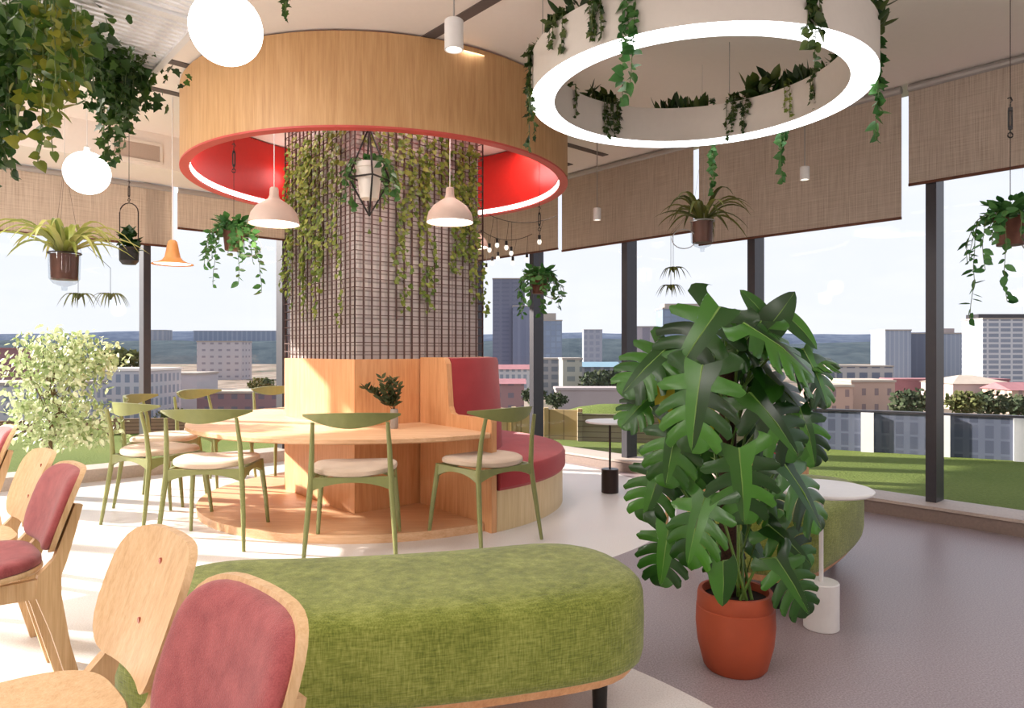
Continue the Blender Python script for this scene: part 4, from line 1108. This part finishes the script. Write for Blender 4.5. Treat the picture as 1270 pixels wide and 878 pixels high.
dk = fmat('dark tower facade', srgb(92,92,112), srgb(70,70,94), 6, 2.6, .8, 0, .35, srgb(80,80,104))
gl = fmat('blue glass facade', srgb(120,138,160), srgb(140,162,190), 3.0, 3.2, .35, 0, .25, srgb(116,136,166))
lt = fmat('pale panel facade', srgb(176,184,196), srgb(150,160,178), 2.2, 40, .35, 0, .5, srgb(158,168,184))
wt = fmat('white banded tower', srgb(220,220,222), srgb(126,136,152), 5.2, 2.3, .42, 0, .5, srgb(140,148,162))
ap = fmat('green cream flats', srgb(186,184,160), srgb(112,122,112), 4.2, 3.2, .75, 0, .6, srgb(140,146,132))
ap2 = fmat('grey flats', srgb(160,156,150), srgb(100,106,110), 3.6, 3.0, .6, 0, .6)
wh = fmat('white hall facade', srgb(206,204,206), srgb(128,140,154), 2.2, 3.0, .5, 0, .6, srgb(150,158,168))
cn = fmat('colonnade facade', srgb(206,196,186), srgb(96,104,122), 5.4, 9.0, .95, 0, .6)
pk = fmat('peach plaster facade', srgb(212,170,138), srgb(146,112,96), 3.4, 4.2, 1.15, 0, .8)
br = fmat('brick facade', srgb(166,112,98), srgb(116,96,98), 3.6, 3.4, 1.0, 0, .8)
blank = plain('pale blank gable', haze_tint(srgb(206,198,200)), .8, var=.03, scale=.3)
rose_w = plain('rose grey concrete', haze_tint(srgb(188,168,160)), .8, var=.04, scale=.2)
redroof = plain('red roof', haze_tint(srgb(176,86,78)), .8, var=.1, scale=.5)
creamroof = plain('cream roof', haze_tint(srgb(206,184,156)), .8, var=.06, scale=.5)
blueroof = plain('teal roof', haze_tint(srgb(110,158,176)), .6, var=.06, scale=.2)
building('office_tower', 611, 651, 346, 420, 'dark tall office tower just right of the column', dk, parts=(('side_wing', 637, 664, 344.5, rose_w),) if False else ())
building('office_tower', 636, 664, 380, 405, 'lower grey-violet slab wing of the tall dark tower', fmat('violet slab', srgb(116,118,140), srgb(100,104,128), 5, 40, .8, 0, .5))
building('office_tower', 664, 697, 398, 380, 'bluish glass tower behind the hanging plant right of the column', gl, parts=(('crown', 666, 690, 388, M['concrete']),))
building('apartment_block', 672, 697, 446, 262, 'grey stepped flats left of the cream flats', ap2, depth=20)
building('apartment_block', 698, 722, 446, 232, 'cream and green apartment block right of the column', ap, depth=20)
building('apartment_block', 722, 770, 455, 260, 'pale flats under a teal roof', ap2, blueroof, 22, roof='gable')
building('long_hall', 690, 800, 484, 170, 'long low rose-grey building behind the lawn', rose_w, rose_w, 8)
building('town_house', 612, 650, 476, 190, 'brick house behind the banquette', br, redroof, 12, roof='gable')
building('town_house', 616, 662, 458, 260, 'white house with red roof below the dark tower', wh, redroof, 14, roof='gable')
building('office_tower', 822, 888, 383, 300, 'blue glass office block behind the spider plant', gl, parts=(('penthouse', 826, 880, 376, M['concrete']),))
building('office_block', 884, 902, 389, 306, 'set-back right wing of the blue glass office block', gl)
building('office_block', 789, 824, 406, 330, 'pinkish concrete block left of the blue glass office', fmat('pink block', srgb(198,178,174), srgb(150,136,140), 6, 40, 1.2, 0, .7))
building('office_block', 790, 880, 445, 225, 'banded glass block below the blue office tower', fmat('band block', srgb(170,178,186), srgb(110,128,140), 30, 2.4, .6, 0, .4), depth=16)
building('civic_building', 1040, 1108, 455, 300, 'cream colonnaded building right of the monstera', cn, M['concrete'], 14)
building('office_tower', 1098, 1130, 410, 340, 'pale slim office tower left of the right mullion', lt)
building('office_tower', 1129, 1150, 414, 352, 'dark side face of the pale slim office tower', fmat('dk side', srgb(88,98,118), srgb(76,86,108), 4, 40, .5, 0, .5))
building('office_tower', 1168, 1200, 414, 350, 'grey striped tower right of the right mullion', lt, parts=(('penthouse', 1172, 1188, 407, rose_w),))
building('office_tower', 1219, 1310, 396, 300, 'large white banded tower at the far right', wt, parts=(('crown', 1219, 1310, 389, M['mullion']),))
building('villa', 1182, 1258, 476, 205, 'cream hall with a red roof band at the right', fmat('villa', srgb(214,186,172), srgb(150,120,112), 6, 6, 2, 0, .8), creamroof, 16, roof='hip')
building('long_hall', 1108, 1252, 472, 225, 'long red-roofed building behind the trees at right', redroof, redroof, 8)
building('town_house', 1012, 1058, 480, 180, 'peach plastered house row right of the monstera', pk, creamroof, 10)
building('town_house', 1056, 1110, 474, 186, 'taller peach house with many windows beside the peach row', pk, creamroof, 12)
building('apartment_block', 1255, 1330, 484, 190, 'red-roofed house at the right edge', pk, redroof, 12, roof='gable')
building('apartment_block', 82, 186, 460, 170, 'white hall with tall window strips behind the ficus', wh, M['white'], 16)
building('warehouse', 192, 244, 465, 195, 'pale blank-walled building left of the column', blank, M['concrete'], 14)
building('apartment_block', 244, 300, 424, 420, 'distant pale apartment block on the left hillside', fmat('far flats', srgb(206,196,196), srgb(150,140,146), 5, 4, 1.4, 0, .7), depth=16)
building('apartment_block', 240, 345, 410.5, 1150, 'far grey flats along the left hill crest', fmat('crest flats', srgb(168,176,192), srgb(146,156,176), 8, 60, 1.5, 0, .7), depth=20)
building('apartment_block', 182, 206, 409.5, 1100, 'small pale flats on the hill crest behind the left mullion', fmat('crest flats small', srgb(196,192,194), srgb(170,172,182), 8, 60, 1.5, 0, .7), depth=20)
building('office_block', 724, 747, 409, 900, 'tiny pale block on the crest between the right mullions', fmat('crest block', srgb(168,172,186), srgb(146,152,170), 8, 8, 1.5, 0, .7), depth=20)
building('warehouse', -40, 22, 433, 300, 'red industrial hall at the far left edge', plain('red hall', haze_tint(srgb(158,84,84)), .8, var=.05, scale=.1), redroof, 14)
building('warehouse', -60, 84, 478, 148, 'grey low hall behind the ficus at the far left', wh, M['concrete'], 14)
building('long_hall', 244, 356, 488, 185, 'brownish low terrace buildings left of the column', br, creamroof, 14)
# trees between lawn and town
def tree(px, py, r, d, label, mat):
    c = P(px, py, d); t = thing('tree', label, 'tree', (c.x, d, GZ), 0, 'trees below the terrace')
    m = MB(); m.tube([(0,0,0),(0,0,c.z-GZ)], [.5,.3], 8); link('trunk', m, M['bark'], t)
    rr = r/F*d; fol = MB()
    for k in range(900):
        v = rv(1); 
        if v.length > 1: continue
        fol.leaf(T_OVAL, V((v.x*rr*1.3, v.y*rr, (c.z-GZ)+v.z*rr*.8)), rv(1), rv(1), rr*.30, 1.8)
    link('crown', fol, mat, t)
tm = leafmat('town tree leaves', [srgb(48,62,42), srgb(66,80,52), srgb(78,84,58), srgb(56,66,50)], .1, .9)
tm2 = leafmat('olive town tree leaves', [srgb(84,90,50), srgb(104,106,62), srgb(74,86,48)], .1, .9)
ti = 0
for px, py, r, mt, lb in ((1130,499,20,tm,'dark round tree left of the right mullion'),(1195,500,17,tm2,'olive tree right of the right mullion'),(1228,500,18,tm,'dark tree below the cream hall'),
                          (1262,503,16,tm,'dark tree at the right edge of the view'),(662,490,12,tm,'small dark tree below the cream flats beside the mullion'),(690,496,11,tm,'small dark tree before the long low building'),
                          (742,474,18,tm,'dark tree clump under the teal roof'),(765,468,12,tm,'dark tree left of the middle mullion'),(150,448,20,tm2,'green tree above the white hall'),(130,446,14,tm2,'green tree behind the top of the ficus'),
                          (325,480,14,tm2,'olive tree left of the column'),(215,520,16,tm2,'bushy tree at the foot of the pale blank wall')):
    tree(px, py, r, (140 if py > 480 else 205)+ti*9, lb, mt); ti = (ti+1) % 4
m = MB(); q = G(775, 9.6)
m.ball((q.x, 10.6, -.1), 1.0, 24, 12, 1.1, .8, .40); tag(link('grass_mound', m, M['lawn']), 'low green grass mound beyond the weathered fence', 'mound')

# ---------------------------------------------------------------- lights
sd = V((-1,.25,0)).normalized(); el = R(22)
S = bpy.data.lights.new('sun', 'SUN'); S.energy = 15.0; S.color = (1,.92,.82); S.angle = R(1.2)
so = bpy.data.objects.new('sun', S); COL.objects.link(so)
so.rotation_euler = (-(V((sd.x*cos(el), sd.y*cos(el), sin(el))))).to_track_quat('-Z','Y').to_euler()
def area(loc, size, e, col, aim=(0,0,-1)):  # added fill light, no fixture at the ceiling
    L = bpy.data.lights.new('fill_area', 'AREA'); L.specular_factor = 0; L.shape = 'DISK'; L.size = size; L.energy = e; L.color = col
    o = bpy.data.objects.new('fill_area', L); COL.objects.link(o); o.location = loc; o.rotation_euler = V(aim).to_track_quat('-Z','Y').to_euler()
area((-1.6,.2,2.86), 1.6, 60, (1,.95,.91)); area((1.8,.6,2.86), 1.6, 22, (1,.93,.89)); area((-2.9,2.4,2.86), 1.4, 75, (1,.95,.9))
def lamp(loc, e, r=.13):  # added point fill without a lamp body
    L = bpy.data.lights.new('fill_point', 'POINT'); L.specular_factor = 0; L.energy = e; L.color = (1,.96,.93); L.shadow_soft_size = r
    o = bpy.data.objects.new('fill_point', L); COL.objects.link(o); o.location = loc
for q, e in (((-1.2,-1.6,1.9),34),((1.8,-.8,1.9),26),((-3.4,.6,1.9),60),((3.0,1.4,1.9),16)): lamp(q, e)
area((cx+.6,cy-1.0,2.86), .5, 9, (1,.88,.78)); area((cx-.9,cy-.6,2.86), .5, 9, (1,.88,.78)); area((cx+1.0,cy+.5,2.86), .5, 9, (1,.88,.78))  # added fill inside the canopy
for q in ((cx-1.0,cy+.75,2.62),(cx+1.05,cy+.6,2.62),(cx-1.1,cy-.35,2.62)): lamp(q, 1.6, .10)  # added point fill to brighten the red lining

wd = bpy.data.worlds.new('sky'); sc.world = wd; wd.use_nodes = True; nt = wd.node_tree; nt.nodes.clear()
tc = nt.nodes.new('ShaderNodeTexCoord'); sp = nt.nodes.new('ShaderNodeSeparateXYZ'); nt.links.new(tc.outputs['Generated'], sp.inputs[0])
rp = nt.nodes.new('ShaderNodeValToRGB'); e = rp.color_ramp.elements; e[0].position = .0; e[0].color = (.86,.885,.955,1); e[1].position = .7; e[1].color = (.80,.86,1,1)
nt.links.new(sp.outputs[2], rp.inputs[0])
mp = nt.nodes.new('ShaderNodeMapping'); mp.inputs['Scale'].default_value = (3,3,14); nt.links.new(tc.outputs['Generated'], mp.inputs[0])
nz = nt.nodes.new('ShaderNodeTexNoise'); nz.inputs['Scale'].default_value = 2; nz.inputs['Detail'].default_value = 5; nt.links.new(mp.outputs[0], nz.inputs['Vector'])
r2 = nt.nodes.new('ShaderNodeValToRGB'); r2.color_ramp.elements[0].position = .45; r2.color_ramp.elements[0].color = (0,0,0,1); r2.color_ramp.elements[1].position = .7; r2.color_ramp.elements[1].color = (.6,.6,.6,1)
nt.links.new(nz.outputs['Fac'], r2.inputs[0])
mx = nt.nodes.new('ShaderNodeMix'); mx.data_type = 'RGBA'; nt.links.new(r2.outputs[0], mx.inputs[0]); nt.links.new(rp.outputs[0], mx.inputs[6]); mx.inputs[7].default_value = (.91,.925,.97,1)
bg = nt.nodes.new('ShaderNodeBackground'); nt.links.new(mx.outputs[2], bg.inputs[0]); bg.inputs[1].default_value = 1.14
wo = nt.nodes.new('ShaderNodeOutputWorld'); nt.links.new(bg.outputs[0], wo.inputs[0])

# ---------------------------------------------------------------- camera and view
cam = bpy.data.cameras.new('camera'); co = bpy.data.objects.new('camera', cam); COL.objects.link(co)
cam.sensor_width = 36; cam.lens = F/1270*36; cam.shift_y = (HY-439)/1270; cam.clip_start = .05; cam.clip_end = 6000
co.location = (0,0,H); co.rotation_euler = (R(90),0,0); sc.camera = co
sc.view_settings.view_transform = 'Standard'; sc.view_settings.look = 'None'; sc.view_settings.exposure = 0.0; sc.view_settings.gamma = 1.0
cy_ = sc.cycles; cy_.max_bounces = 8; cy_.diffuse_bounces = 4; cy_.glossy_bounces = 3; cy_.transparent_max_bounces = 16; cy_.use_denoising = True
cy_.sample_clamp_indirect = 8; cy_.caustics_reflective = False; cy_.caustics_refractive = False
